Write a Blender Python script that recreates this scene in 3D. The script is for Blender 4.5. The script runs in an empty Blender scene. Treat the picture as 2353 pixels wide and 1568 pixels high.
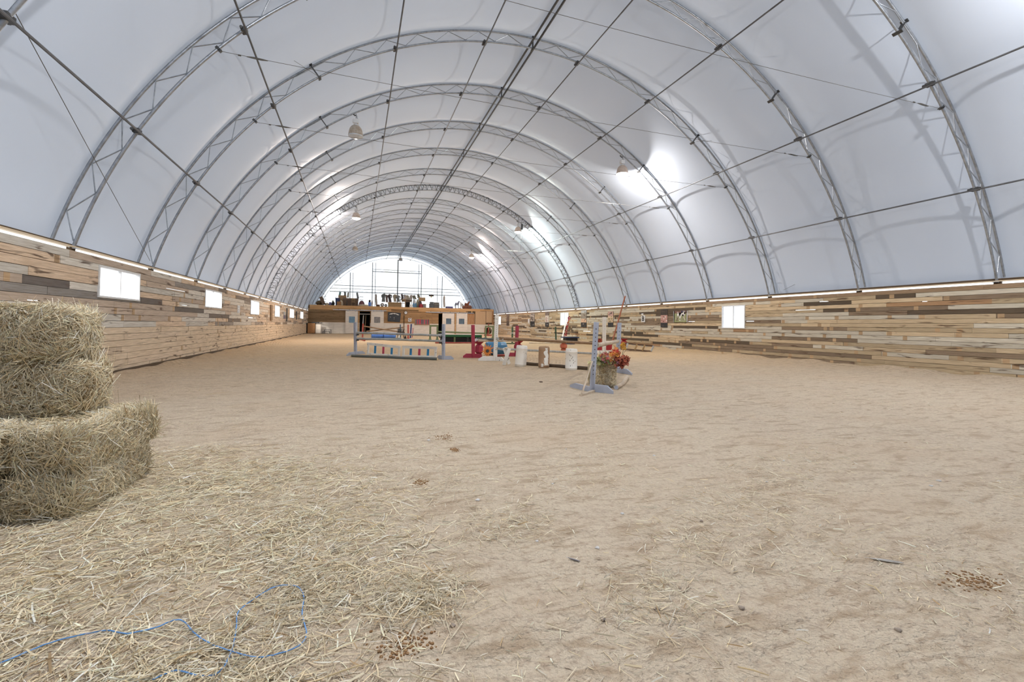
import bpy, bmesh, math, random
import numpy as np
from mathutils import Vector, Matrix, Quaternion
random.seed(7); RNG = np.random.default_rng(11)
SC = bpy.context.scene
COL = SC.collection
PI = math.pi
# ------------------------------------------------------------------ camera
FPX, YAW, PIT, ROL, PPX, PPY, CH = 1046.687, .3278, .0139, .0147, 1176.5, 733.19, 1.5
IW, IH = 2353, 1568
CO = Vector((0, 0, CH))
cF = Vector((math.sin(YAW)*math.cos(PIT), math.cos(YAW)*math.cos(PIT), math.sin(PIT)))
cR = Vector((math.cos(YAW), -math.sin(YAW), 0)); cU = cR.cross(cF)
cR, cU = (math.cos(ROL)*cR + math.sin(ROL)*cU), (-math.sin(ROL)*cR + math.cos(ROL)*cU)
cam = bpy.data.cameras.new('camera'); co = bpy.data.objects.new('camera', cam); COL.objects.link(co)
M = Matrix((cR, cU, -cF)).transposed().to_4x4(); M.translation = CO; co.matrix_world = M
cam.sensor_fit = 'HORIZONTAL'; cam.sensor_width = 36; cam.lens = FPX/IW*36
cam.shift_x = (IW/2-PPX)/IW; cam.shift_y = -(IH/2-PPY)/IW
cam.clip_start = .05; cam.clip_end = 500
SC.camera = co
# ------------------------------------------------------------------ light
SC.view_settings.view_transform = 'Standard'; SC.view_settings.look = 'None'
SC.view_settings.gamma = 1; SC.view_settings.use_curve_mapping = False
SC.view_settings.exposure = 0.33
W = bpy.data.worlds.new('sky'); SC.world = W; W.use_nodes = True
W.node_tree.nodes['Background'].inputs[0].default_value = (.90, .95, 1.0, 1)
W.node_tree.nodes['Background'].inputs[1].default_value = 1.7
sl = bpy.data.lights.new('sun', 'SUN'); sl.energy = 11; sl.angle = .25; sl.color = (1, .95, .88)
so = bpy.data.objects.new('sun', sl); COL.objects.link(so)
so.rotation_euler = Vector((.20, .93, -.22)).to_track_quat('-Z', 'Y').to_euler()
cy = SC.cycles
cy.max_bounces = 5; cy.diffuse_bounces = 4; cy.glossy_bounces = 3; cy.transmission_bounces = 5; cy.transparent_max_bounces = 12
cy.caustics_reflective = False; cy.caustics_refractive = False
cy.use_denoising = True; cy.use_adaptive_sampling = True; cy.adaptive_threshold = .08; cy.adaptive_min_samples = 16; cy.sample_clamp_indirect = 6.0
# ------------------------------------------------------------------ pixel -> world helpers (the photograph is 2353x1568)
def ray(x, y): return cF + cR*((x-PPX)/FPX) - cU*((y-PPY)/FPX)
def on(x, y, ax, v):
    d = ray(x, y); return CO + d*((v-CO[ax])/d[ax])
def G(x, y, z=0.): return on(x, y, 2, z)
def dep(p): return (Vector(p)-CO).dot(cF)
def at(x, y, D): return CO + ray(x, y)*D
def V(x, y, p):                      # point above ground point p at image row y
    q = at(x, y, dep(p)); return Vector((p[0], p[1], q.z))
# ------------------------------------------------------------------ building dimensions
XL, XR, HW, SP, Y1, YE, ZL = -6.338, 20.001, 3.174, 4.39856, 13.4907, 67.556, 3.90
YB, YF = -4.1, Y1+16*SP
CX, CZ, RI, RO = 6.831, -.45, 13.69, 14.12
def YK(k): return Y1+k*SP
# ------------------------------------------------------------------ materials
def nodes_of(m):
    m.use_nodes = True; return m.node_tree.nodes, m.node_tree.links, m.node_tree.nodes['Principled BSDF']
MATS = {}
def mat(name, c, rough=.6, metal=0., c2=None, scale=6., amt=.5, bump=.0, bscale=None, stretch=(1, 1, 1), attr=False, emit=None, spots=None):
    """procedural surface: base colour (or the 'col' attribute) broken up by noise, optional dark spots and relief"""
    if name in MATS: return MATS[name]
    m = bpy.data.materials.new(name); N, L, B = nodes_of(m)
    tc = N.new('ShaderNodeNewGeometry'); mp = N.new('ShaderNodeMapping'); mp.inputs['Scale'].default_value = stretch
    L.new(tc.outputs['Position'], mp.inputs['Vector'])
    nz = N.new('ShaderNodeTexNoise'); nz.inputs['Scale'].default_value = scale; nz.inputs['Detail'].default_value = 5
    L.new(mp.outputs[0], nz.inputs['Vector'])
    rp = N.new('ShaderNodeValToRGB'); rp.color_ramp.elements[0].position = .35; rp.color_ramp.elements[1].position = .68
    L.new(nz.outputs['Fac'], rp.inputs[0])
    mx = N.new('ShaderNodeMix'); mx.data_type = 'RGBA'
    ml = N.new('ShaderNodeMath'); ml.operation = 'MULTIPLY'; ml.inputs[1].default_value = amt
    L.new(rp.outputs[0], ml.inputs[0]); L.new(ml.outputs[0], mx.inputs[0])
    c2 = c2 or tuple(v*.72 for v in c)
    if attr:
        a = N.new('ShaderNodeAttribute'); a.attribute_name = 'col'
        L.new(a.outputs['Color'], mx.inputs[6])
        d = N.new('ShaderNodeMix'); d.data_type = 'RGBA'; d.blend_type = 'MULTIPLY'; d.inputs[0].default_value = 1
        L.new(a.outputs['Color'], d.inputs[6]); d.inputs[7].default_value = (*c2, 1)
        L.new(d.outputs[2], mx.inputs[7])
    else:
        mx.inputs[6].default_value = (*c, 1); mx.inputs[7].default_value = (*c2, 1)
    out = mx.outputs[2]
    if spots:
        sc_, st_, lo, hi, colr, f = spots
        mp2 = N.new('ShaderNodeMapping'); mp2.inputs['Scale'].default_value = st_; L.new(tc.outputs['Position'], mp2.inputs[0])
        n2 = N.new('ShaderNodeTexNoise'); n2.inputs['Scale'].default_value = sc_; n2.inputs['Detail'].default_value = 3; n2.inputs['Distortion'].default_value = .8
        L.new(mp2.outputs[0], n2.inputs['Vector'])
        r2 = N.new('ShaderNodeValToRGB'); r2.color_ramp.elements[0].position = lo; r2.color_ramp.elements[1].position = hi
        r2.color_ramp.elements[1].color = (f, f, f, 1)
        L.new(n2.outputs['Fac'], r2.inputs[0])
        m2 = N.new('ShaderNodeMix'); m2.data_type = 'RGBA'; L.new(r2.outputs[0], m2.inputs[0]); L.new(out, m2.inputs[6]); m2.inputs[7].default_value = (*colr, 1)
        out = m2.outputs[2]
    L.new(out, B.inputs['Base Color'])
    B.inputs['Roughness'].default_value = rough; B.inputs['Metallic'].default_value = metal
    if bump:
        bp = N.new('ShaderNodeBump'); bp.inputs['Strength'].default_value = bump; bp.inputs['Distance'].default_value = .02
        if bscale:
            n3 = N.new('ShaderNodeTexNoise'); n3.inputs['Scale'].default_value = bscale; n3.inputs['Detail'].default_value = 6
            L.new(mp.outputs[0], n3.inputs['Vector']); L.new(n3.outputs['Fac'], bp.inputs['Height'])
        else: L.new(nz.outputs['Fac'], bp.inputs['Height'])
        L.new(bp.outputs[0], B.inputs['Normal'])
    if emit:
        B.inputs['Emission Color'].default_value = (*emit[0], 1); B.inputs['Emission Strength'].default_value = emit[1]
    MATS[name] = m; return m
def S(r, g, b):                       # sRGB 0..255 -> linear
    return tuple(((v/255+.055)/1.055)**2.4 if v > 10 else v/255/12.92 for v in (r, g, b))
mSteel = mat('galvanised_steel', S(172, 178, 186), .35, .7, S(124, 130, 138), 9, .6)
mDark = mat('dark_steel', S(92, 94, 96), .5, .6, S(60, 60, 60), 12, .7)
mPurlin = mat('weathered_purlin_steel', S(112, 114, 118), .5, .6, S(84, 84, 86), 3, .6)
mCable = mat('cable', S(110, 108, 104), .5, .6)
mBolt = mat('zinc', S(190, 194, 198), .35, .8)
mPlank = mat('reclaimed_barn_board', (.5, .4, .3), .85, 0, (.60, .55, .49), 4.2, .75, .5, None, (1, .5, 14), attr=True,
             spots=(1.7, (1, .6, 5.2), .60, .70, S(84, 58, 38), .85))
mPlankX = mat('barn_board_across', (.5, .4, .3), .85, 0, (.6, .52, .45), 3.0, .7, .3, None, (.5, 1, 9), attr=True,
              spots=(2.6, (.5, 1, 3.6), .63, .7, S(70, 52, 36), .6))
mBack = mat('wall_backing', S(92, 74, 54), .9)
mTan = mat('new_lumber', S(205, 165, 115), .75, 0, S(176, 132, 84), 2.2, .7, .15, None, (.4, .4, 4), spots=(5, (1, 1, 2), .68, .74, S(120, 78, 42), .7))
mPale = mat('pale_lumber', S(232, 214, 186), .7, 0, S(206, 184, 150), 3, .6, .1, None, (.4, .4, 4))
mWash = mat('whitewashed_board', S(238, 230, 218), .85, 0, S(204, 194, 180), 2.6, .7, .2, None, (.5, 1, 8))
mOsb = mat('chipboard', S(206, 176, 140), .85, 0, S(170, 136, 100), 14, .8)
mOsb2 = mat('chipboard_dark', S(176, 132, 90), .85, 0, S(140, 100, 62), 14, .8)
mPly = mat('red_plywood', S(182, 140, 100), .8, 0, S(150, 104, 66), 3, .7, 0, None, (6, 1, .6))
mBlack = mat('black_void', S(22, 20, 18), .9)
mBlk = mat('black_plastic', S(34, 34, 36), .45)
mWhiteF = mat('white_vinyl', S(228, 230, 232), .45, 0, S(205, 206, 206), 5, .5)
mWhiteP = mat('chipped_white_paint', S(246, 244, 238), .55, 0, S(232, 228, 218), 5, .6, .1, spots=(7, (1, 1, 1), .66, .7, S(130, 110, 84), .8))
mLilac = mat('lilac_grey_paint', S(176, 182, 198), .6, 0, S(156, 162, 176), 5, .6, .1, spots=(8, (1, 1, 1), .7, .74, S(150, 140, 120), .7))
mGreyP = mat('worn_grey_pole', S(186, 188, 188), .7, 0, S(150, 150, 142), 6, .8, .2, None, (1, 1, 1), spots=(7, (1, 1, 1), .62, .7, S(150, 132, 104), .6))
mBareP = mat('peeled_pole', S(208, 192, 172), .75, 0, S(176, 156, 130), 5, .7, .2)
mBrownP = mat('brown_pole', S(150, 122, 94), .8, 0, S(118, 92, 66), 5, .7, .2)
mDarkP = mat('slate_blue_pole', S(92, 104, 108), .75, 0, S(116, 108, 84), 5, .7, .2)
mPink = mat('magenta_paint', S(178, 62, 84), .55, 0, S(158, 44, 66), 5, .6, spots=(7, (1, 1, 1), .66, .72, S(190, 110, 96), .6))
mRed = mat('brick_red_paint', S(176, 84, 70), .6, 0, S(150, 62, 50), 5, .6)
mRedD = mat('deep_red_plastic', S(166, 44, 50), .5, 0, S(140, 34, 40), 5, .5)
mOrg = mat('terracotta_plastic', S(188, 104, 78), .5)
mOrange = mat('orange_paint', S(236, 150, 72), .6, 0, S(214, 120, 52), 10, .5)
mBlue = mat('blue_plastic', S(74, 134, 172), .4, 0, S(50, 104, 140), 3, .6)
mBlue2 = mat('bright_blue_plastic', S(84, 130, 206), .4, 0, S(64, 104, 176), 3, .6)
mSlatB = mat('sky_blue_paint', S(44, 138, 196), .55)
mSlatR = mat('raspberry_paint', S(196, 70, 100), .55)
mGreen = mat('olive_green_paint', S(96, 112, 78), .65, 0, S(120, 116, 84), 4, .5)
mGreen2 = mat('bright_green_fabric', S(28, 96, 56), .7)
mPlasW = mat('white_plastic_barrel', S(246, 244, 238), .5, 0, S(236, 228, 214), 2.4, .7, spots=(6, (1, 1, 1), .68, .70, S(120, 96, 70), .9))
mPlasT = mat('tan_peeling_barrel', S(172, 140, 108), .6, 0, S(158, 126, 96), 4, .6)
mGlassM = bpy.data.materials.new('window_glass'); N, L, B = nodes_of(mGlassM)
tr = N.new('ShaderNodeBsdfTransparent'); gl = N.new('ShaderNodeBsdfGlossy'); gl.inputs['Roughness'].default_value = .03
mxs = N.new('ShaderNodeMixShader'); mxs.inputs[0].default_value = .05; L.new(tr.outputs[0], mxs.inputs[1]); L.new(gl.outputs[0], mxs.inputs[2])
L.new(mxs.outputs[0], N['Material Output'].inputs[0])
def fabric(name, ct, cd, fac, dirt=None, sheen=0.):
    m = bpy.data.materials.new(name); N, L, B = nodes_of(m)
    t = N.new('ShaderNodeBsdfTranslucent'); d = N.new('ShaderNodeBsdfDiffuse'); x = N.new('ShaderNodeMixShader')
    g = N.new('ShaderNodeNewGeometry'); nz = N.new('ShaderNodeTexNoise'); nz.inputs['Scale'].default_value = .35; nz.inputs['Detail'].default_value = 6
    L.new(g.outputs['Position'], nz.inputs['Vector'])
    def mixc(a, b):
        q = N.new('ShaderNodeMix'); q.data_type = 'RGBA'; q.inputs[6].default_value = (*a, 1); q.inputs[7].default_value = (*b, 1); L.new(nz.outputs['Fac'], q.inputs[0]); return q.outputs[2]
    o = mixc(ct, tuple(v*.9 for v in ct))
    if dirt:
        mp = N.new('ShaderNodeMapping'); mp.inputs['Scale'].default_value = (1, 1, .18); L.new(g.outputs['Position'], mp.inputs[0])
        n2 = N.new('ShaderNodeTexNoise'); n2.inputs['Scale'].default_value = .55; n2.inputs['Detail'].default_value = 5; L.new(mp.outputs[0], n2.inputs['Vector'])
        r = N.new('ShaderNodeValToRGB'); r.color_ramp.elements[0].position = .5; r.color_ramp.elements[1].position = .75; L.new(n2.outputs['Fac'], r.inputs[0])
        q = N.new('ShaderNodeMix'); q.data_type = 'RGBA'; L.new(r.outputs[0], q.inputs[0]); L.new(o, q.inputs[6]); q.inputs[7].default_value = (*dirt, 1); o = q.outputs[2]
    L.new(o, t.inputs[0]); L.new(mixc(cd, tuple(v*.94 for v in cd)), d.inputs[0])
    x.inputs[0].default_value = fac; L.new(d.outputs[0], x.inputs[1]); L.new(t.outputs[0], x.inputs[2])
    gs = N.new('ShaderNodeBsdfGlossy'); gs.inputs['Roughness'].default_value = .5; lw = N.new('ShaderNodeLayerWeight'); pw = N.new('ShaderNodeMath'); pw.operation = 'POWER'; pw.inputs[1].default_value = 6.0; mu = N.new('ShaderNodeMath'); mu.operation = 'MULTIPLY'; mu.inputs[1].default_value = sheen
    L.new(lw.outputs['Facing'], pw.inputs[0]); L.new(pw.outputs[0], mu.inputs[0]); x2 = N.new('ShaderNodeMixShader'); L.new(mu.outputs[0], x2.inputs[0]); L.new(x.outputs[0], x2.inputs[1]); L.new(gs.outputs[0], x2.inputs[2]); L.new(x2.outputs[0], N['Material Output'].inputs[0])
    return m
mSkin = fabric('roof_membrane', (.57, .645, .77), (.55, .61, .71), .095, None, .75)
mGable = fabric('gable_membrane', (.97, .98, .98), (.8, .8, .8), .88, (.84, .82, .66))
# sand: pale, dusty near the entrance, warmer, more orange further in
mSand = bpy.data.materials.new('arena_sand'); N, L, B = nodes_of(mSand)
g = N.new('ShaderNodeNewGeometry'); sx = N.new('ShaderNodeSeparateXYZ'); L.new(g.outputs['Position'], sx.inputs[0])
def math_(op, a, b=None, c=None):
    n = N.new('ShaderNodeMath'); n.operation = op
    for i, v in enumerate((a, b, c)):
        if v is None: continue
        if hasattr(v, 'is_linked') or hasattr(v, 'links'): L.new(v, n.inputs[i])
        else: n.inputs[i].default_value = v
    return n.outputs[0]
def noise_(scale, detail=5, vec=None, dist=0.):
    n = N.new('ShaderNodeTexNoise'); n.inputs['Scale'].default_value = scale; n.inputs['Detail'].default_value = detail; n.inputs['Distortion'].default_value = dist
    L.new(vec or g.outputs['Position'], n.inputs['Vector']); return n.outputs['Fac']
def ramp_(v, a, b, ca=(0, 0, 0), cb=(1, 1, 1)):
    r = N.new('ShaderNodeValToRGB'); r.color_ramp.elements[0].position = a; r.color_ramp.elements[1].position = b
    r.color_ramp.elements[0].color = (*ca, 1); r.color_ramp.elements[1].color = (*cb, 1); L.new(v, r.inputs[0]); return r.outputs[0]
def mixc_(f, a, b):
    q = N.new('ShaderNodeMix'); q.data_type = 'RGBA'
    for i, v in ((0, f), (6, a), (7, b)):
        if isinstance(v, tuple): q.inputs[i].default_value = (*v, 1)
        elif isinstance(v, float): q.inputs[i].default_value = v
        else: L.new(v, q.inputs[i])
    return q.outputs[2]
far = ramp_(math_('ADD', math_('MULTIPLY', sx.outputs[1], 1/45.), math_('MULTIPLY', noise_(.22), .22)), .28, .62)
near_c = (.73, .615, .465); far_c = (.70, .485, .265)
base = mixc_(far, near_c, far_c)
mpst = N.new('ShaderNodeMapping'); mpst.inputs['Rotation'].default_value = (0, 0, .3); mpst.inputs['Scale'].default_value = (.5, 2.4, 1); L.new(g.outputs['Position'], mpst.inputs[0])
base = mixc_(math_('MULTIPLY', ramp_(noise_(1.5, 8, mpst.outputs[0], .5), .45, .75), .45), base, (.62, .48, .35))
base = mixc_(math_('MULTIPLY', ramp_(noise_(24, 5), .5, .72), .75), base, (.52, .39, .28))
base = mixc_(math_('MULTIPLY', ramp_(noise_(1.1, 7, None, 1.2), .74, .80), .7), base, (.34, .24, .15))
fl1 = N.new('ShaderNodeMapping'); fl1.inputs['Rotation'].default_value = (0, 0, .25); fl1.inputs['Scale'].default_value = (9, 26, 1); L.new(g.outputs['Position'], fl1.inputs[0])
base = mixc_(math_('MULTIPLY', ramp_(noise_(1., 6, fl1.outputs[0], .6), .56, .70), math_('MULTIPLY', ramp_(noise_(.9, 4), .3, .6), .85)), base, (.42, .30, .20))
mid_ = N.new('ShaderNodeMapping'); mid_.inputs['Rotation'].default_value = (0, 0, -.2); mid_.inputs['Scale'].default_value = (2.6, 7.5, 1); L.new(g.outputs['Position'], mid_.inputs[0])
base = mixc_(math_('MULTIPLY', ramp_(noise_(1., 7, mid_.outputs[0], .7), .52, .66), .62), base, (.44, .315, .20))
base = mixc_(math_('MULTIPLY', ramp_(noise_(.55, 6, None, .8), .5, .72), .35), base, (.66, .49, .33))
L.new(base, B.inputs['Base Color']); B.inputs['Roughness'].default_value = .95
def rings(cx_, cy_, r0, w, pitch):
    dx = math_('SUBTRACT', sx.outputs[0], cx_); dy = math_('SUBTRACT', sx.outputs[1], cy_)
    r = math_('SQRT', math_('ADD', math_('MULTIPLY', dx, dx), math_('MULTIPLY', dy, dy)))
    rr = math_('ADD', r, math_('MULTIPLY', noise_(.8), .25))
    m = math_('LESS_THAN', math_('ABSOLUTE', math_('SUBTRACT', rr, r0)), w)
    s = math_('SINE', math_('MULTIPLY', rr, 2*PI/pitch))
    return math_('MULTIPLY', m, s)
hsum = rings(-6, -12, 22.0, 1.3, .16)
for a in ((30, 40, 36., 1.2, .17), (14, 2, 6.6, .7, .18), (4., 24, 11.8, .8, .15), (16, 13, 4.2, .9, .2), (-20, 30, 30, 1.0, .16)):
    hsum = math_('ADD', hsum, rings(*a))
h = math_('ADD', math_('MULTIPLY', hsum, math_('MULTIPLY', ramp_(noise_(1.2, 3), .4, .6), .22)), math_('MULTIPLY', noise_(9, 8), 1.1))
h = math_('ADD', h, math_('MULTIPLY', noise_(45, 5), .5))
vo_ = N.new('ShaderNodeTexVoronoi'); vo_.feature = 'SMOOTH_F1'; vo_.inputs['Scale'].default_value = 3.2; vo_.inputs['Randomness'].default_value = 1; L.new(g.outputs['Position'], vo_.inputs['Vector'])
h = math_('ADD', h, math_('MULTIPLY', vo_.outputs['Distance'], 1.3))
bp = N.new('ShaderNodeBump'); bp.inputs['Strength'].default_value = 1.0; bp.inputs['Distance'].default_value = .075; L.new(h, bp.inputs['Height']); L.new(bp.outputs[0], B.inputs['Normal'])
mHay = mat('dry_hay', (.5, .4, .2), .8, 0, (.94, .92, .9), 30, .2, attr=True)
mHayCore = mat('packed_hay', S(196, 172, 130), .95, 0, S(92, 74, 46), 22, .9, .8, None, (1, 1, 1))
mLeaf = mat('faded_flower', (.5, .4, .2), .75, 0, (.8, .8, .8), 30, .3, attr=True)
mPrint = mat('printed_banner', (.5, .4, .2), .6, 0, (.7, .7, .7), 12, .5, attr=True)
# ------------------------------------------------------------------ mesh builder
class MB:
    def __init__(s): s.v = []; s.f = []; s.c = []; s.sm = []
    def add(s, vs, fs, col=None, smooth=False):
        o = len(s.v); s.v += [tuple(v) for v in vs]; s.f += [tuple(i+o for i in f) for f in fs]
        s.c += [col or (1, 1, 1)]*len(vs); s.sm += [smooth]*len(fs); return s
    def box(s, c, d, rot=None, col=None):
        x, y, z = (v/2 for v in d); c = Vector(c)
        vs = [Vector((a*x, b*y, e*z)) for a in (-1, 1) for b in (-1, 1) for e in (-1, 1)]
        if rot is not None: vs = [rot @ v for v in vs]
        return s.add([c+v for v in vs], [(0, 1, 3, 2), (4, 6, 7, 5), (0, 4, 5, 1), (2, 3, 7, 6), (0, 2, 6, 4), (1, 5, 7, 3)], col)
    def b2(s, lo, hi, col=None): return s.box([(a+b)/2 for a, b in zip(lo, hi)], [abs(b-a) for a, b in zip(lo, hi)], None, col)
    def bar(s, p0, p1, w, h, up=(0, 0, 1), col=None):
        p0, p1 = Vector(p0), Vector(p1); d = p1-p0; ax = d.normalized(); up = Vector(up)
        sd = ax.cross(up)
        if sd.length < 1e-4: sd = ax.cross(Vector((0, 1, 0)))
        sd.normalize(); u = sd.cross(ax)
        R = Matrix((ax, sd, u)).transposed()
        return s.box((p0+p1)/2, (d.length, w, h), R, col)
    def tube(s, pts, r, n=8, caps=True, col=None, closed=False):
        pts = [Vector(p) for p in pts]; rs = r if isinstance(r, (list, tuple)) else [r]*len(pts)
        vs = []; fs = []; m = len(pts); prev = None
        for i, p in enumerate(pts):
            a = pts[max(i-1, 0)]; b = pts[min(i+1, m-1)]; t = (b-a).normalized()
            if prev is None:
                q = t.cross(Vector((0, 0, 1)))
                if q.length < .05: q = t.cross(Vector((0, 1, 0)))
            else: q = prev - t*prev.dot(t)
            q.normalize(); prev = q; w = t.cross(q)
            for k in range(n): vs.append(p+(q*math.cos(2*PI*k/n)+w*math.sin(2*PI*k/n))*rs[i])
        for i in range(m-1):
            for k in range(n): fs.append((i*n+k, i*n+(k+1) % n, (i+1)*n+(k+1) % n, (i+1)*n+k))
        if caps: fs += [tuple(range(n)), tuple((m-1)*n+k for k in range(n))]
        return s.add(vs, fs, col, True)
    def lathe(s, prof, c, n=20, rot=None, col=None):
        c = Vector(c); vs = []; fs = []
        for r, z in prof:
            for k in range(n):
                v = Vector((r*math.cos(2*PI*k/n), r*math.sin(2*PI*k/n), z)); vs.append(c+(rot @ v if rot is not None else v))
        m = len(prof)
        for i in range(m-1):
            for k in range(n): fs.append((i*n+k, i*n+(k+1) % n, (i+1)*n+(k+1) % n, (i+1)*n+k))
        if prof[0][0] > .004: fs.append(tuple(range(n))[::-1])
        if prof[-1][0] > .004: fs.append(tuple((m-1)*n+k for k in range(n)))
        return s.add(vs, fs, col, True)
    def prism(s, poly, nrm, th, col=None):          # world-space polygon thickened along nrm
        n = len(poly); a = [Vector(p) for p in poly]; nv = Vector(nrm).normalized()*th
        vs = [p-nv*.5 for p in a]+[p+nv*.5 for p in a]
        return s.add(vs, [tuple(range(n))[::-1], tuple(range(n, 2*n))]+[(i, (i+1) % n, n+(i+1) % n, n+i) for i in range(n)], col)
    def build(s, name, m, parent=None, loc=None, bevel=0., attr=False, fix=True):
        me = bpy.data.meshes.new(name)
        base = Vector(loc) if loc is not None else (parent_loc(parent) if parent else Vector())
        me.from_pydata([(v[0]-base.x, v[1]-base.y, v[2]-base.z) for v in s.v], [], s.f)
        me.materials.append(m)
        if attr:
            at_ = me.color_attributes.new('col', 'FLOAT_COLOR', 'POINT')
            at_.data.foreach_set('color', np.array([(*c, 1.) for c in s.c], dtype=np.float32).ravel())
        me.polygons.foreach_set('use_smooth', s.sm)
        if fix:
            bm = bmesh.new(); bm.from_mesh(me); bmesh.ops.recalc_face_normals(bm, faces=bm.faces); bm.to_mesh(me); bm.free()
        if any(s.sm): me.set_sharp_from_angle(angle=.8)
        o = bpy.data.objects.new(name, me); COL.objects.link(o)
        if parent: o.parent = parent
        if loc is not None and not parent: o.location = base
        if bevel:
            b = o.modifiers.new('bevel', 'BEVEL'); b.width = bevel; b.segments = 2; b.limit_method = 'ANGLE'
        return o
def parent_loc(p):
    v = Vector(p.location)
    while p.parent: p = p.parent; v += Vector(p.location)
    return v
def tag(o, label=None, cat=None, group=None, kind=None):
    if label: o['label'] = label
    if cat: o['category'] = cat
    if group: o['group'] = group
    if kind: o['kind'] = kind
    return o
def thing(name, label, cat, loc=(0, 0, 0), group=None, kind=None):
    o = bpy.data.objects.new(name, None); COL.objects.link(o); o.location = loc; o.empty_display_size = .2
    return tag(o, label, cat, group, kind)
def part(o, label): o['label'] = label; return o
def clone(root, delta=(0, 0, 0), label=None):
    r = root.copy(); COL.objects.link(r); r.location = Vector(root.location)+Vector(delta)
    if label: r['label'] = label
    for ch in root.children:
        c = ch.copy(); COL.objects.link(c); c.parent = r
        for q in ch.children:
            d = q.copy(); COL.objects.link(d); d.parent = c
    return r
# ================================================================== SETTING
# ground outside
MB().b2((-80, -60, -.6), (90, 150, -.35)).build('ground', mat('snowy_ground', (.75, .77, .8), .9, 0, (.6, .6, .58), .3, .5))['kind'] = 'structure'
# ---- floor with banked edges and soft relief
def fbm(x, y):
    h = np.zeros_like(x)
    for f_, a, p, q in ((.5, .02, .3, 1.1), (1.1, .012, 1.7, .4), (2.3, .007, .9, 2.2), (4.1, .0045, 2.9, .3), (7.7, .003, .1, 1.9), (13., .002, 1.3, .8)):
        h += a*np.sin(f_*(x*math.cos(p)+y*math.sin(p))+q+1.3*np.sin(f_*.6*(y*math.cos(p)-x*math.sin(p))))*np.cos(f_*.83*(y*math.cos(q)+x*math.sin(q))+p)
    return h
def floor_h(x, y):
    x = np.asarray(x, float); y = np.asarray(y, float)
    d = np.minimum(x-XL, XR-x); b = .10*np.clip(1-(XR-x)/2.2, 0, 1)**1.6*np.clip((y-4)/6, 0, 1)+.05*np.clip(1-(x-XL)/1.4, 0, 1)**1.5
    return fbm(x, y)*.9+b*(1+.5*np.sin(y*1.7)+.3*np.sin(y*4.1+x))
ys = [YB]
while ys[-1] < YE+.4: ys.append(ys[-1]+(.05+.014*max(0, abs(ys[-1]-3)-1)))
ys = np.array(ys); xs = np.linspace(XL-.05, XR+.05, 320)
X_, Y_ = np.meshgrid(xs, ys); Z_ = floor_h(X_, Y_)-.01
nx, ny = len(xs), len(ys)
idx = np.arange(nx*ny).reshape(ny, nx)
qs = np.stack([idx[:-1, :-1], idx[:-1, 1:], idx[1:, 1:], idx[1:, :-1]], -1).reshape(-1, 4)
def np_mesh(name, verts, quads, m, cols=None, smooth=False):
    me = bpy.data.meshes.new(name); me.vertices.add(len(verts)); me.vertices.foreach_set('co', np.asarray(verts, np.float32).ravel())
    me.loops.add(quads.size); me.loops.foreach_set('vertex_index', quads.astype(np.int32).ravel())
    me.polygons.add(len(quads)); me.polygons.foreach_set('loop_start', (np.arange(len(quads))*quads.shape[1]).astype(np.int32))
    me.polygons.foreach_set('use_smooth', np.full(len(quads), smooth))
    me.materials.append(m)
    if cols is not None:
        a = me.color_attributes.new('col', 'FLOAT_COLOR', 'POINT'); a.data.foreach_set('color', np.concatenate([cols, np.ones((len(cols), 1))], 1).astype(np.float32).ravel())
    me.update(); me.validate()
    o = bpy.data.objects.new(name, me); COL.objects.link(o); return o
fl = np_mesh('floor', np.stack([X_, Y_, Z_], -1).reshape(-1, 3), qs, mSand, None, True); fl['kind'] = 'structure'; fl['label'] = 'sandy riding arena floor with harrow tracks'
def FZ(x, y): return float(floor_h(x, y))-.01
def Gd(x, y):                          # ground point dropped on the relief
    p = G(x, y); return Vector((p.x, p.y, 0))
# ---- roof membrane
NA = 72; th0 = math.asin((3.285-CZ)/14.2)
rows = []; vv = []
ysk = []
k = -4
while k < 16:
    for j in range(10): ysk.append(YK(k)+SP*j/10)
    k += 1
ysk.append(YK(16))
for y in ysk:
    u = ((y-Y1)/SP) % 1
    Rr = 14.20-.29*(1-abs(2*u-1)**3.0)
    for i in range(NA+1):
        t = th0+(PI-2*th0)*i/NA
        e = min(1, min(i, NA-i)/6); R2 = 14.20*(1-e)+Rr*e
        vv.append((CX+R2*math.cos(t), y, CZ+R2*math.sin(t)))
idr = np.arange(len(vv)).reshape(len(ysk), NA+1)
sk = np_mesh('ceiling', np.array(vv), np.stack([idr[:-1, :-1], idr[:-1, 1:], idr[1:, 1:], idr[1:, :-1]], -1).reshape(-1, 4), mSkin, None, True)
tag(sk, 'translucent white fabric membrane stretched over the arches', None, None, 'structure')
# ---- gable ends
def gable(name, y, z0, m, label):
    n = 48; t0 = math.asin((z0-CZ)/14.2); vs = []; fs = []
    R_ = 14.2
    top = [(CX+R_*math.cos(t0+(PI-2*t0)*i/n), CZ+R_*math.sin(t0+(PI-2*t0)*i/n)) for i in range(n+1)]
    for x, z in top: vs += [(x, y, z0), (x, y, z)]
    for i in range(n): fs.append((2*i, 2*i+1, 2*i+3, 2*i+2))
    b = MB(); b.add(vs, fs); o = b.build(name, m, fix=False); return tag(o, label, None, None, 'structure')
gable('wall_back', YF+.25, 0.0, mGable, 'bright translucent fabric gable at the far end')
gable('wall_front', YB, 3.9, mSkin, 'translucent fabric gable behind the camera')
fb = MB()
fb.b2((XL-.9, YB-.1, -.1), (XR+.9, YB, 3.9)); fb.build('wall_front', mBack)['kind'] = 'structure'
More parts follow.
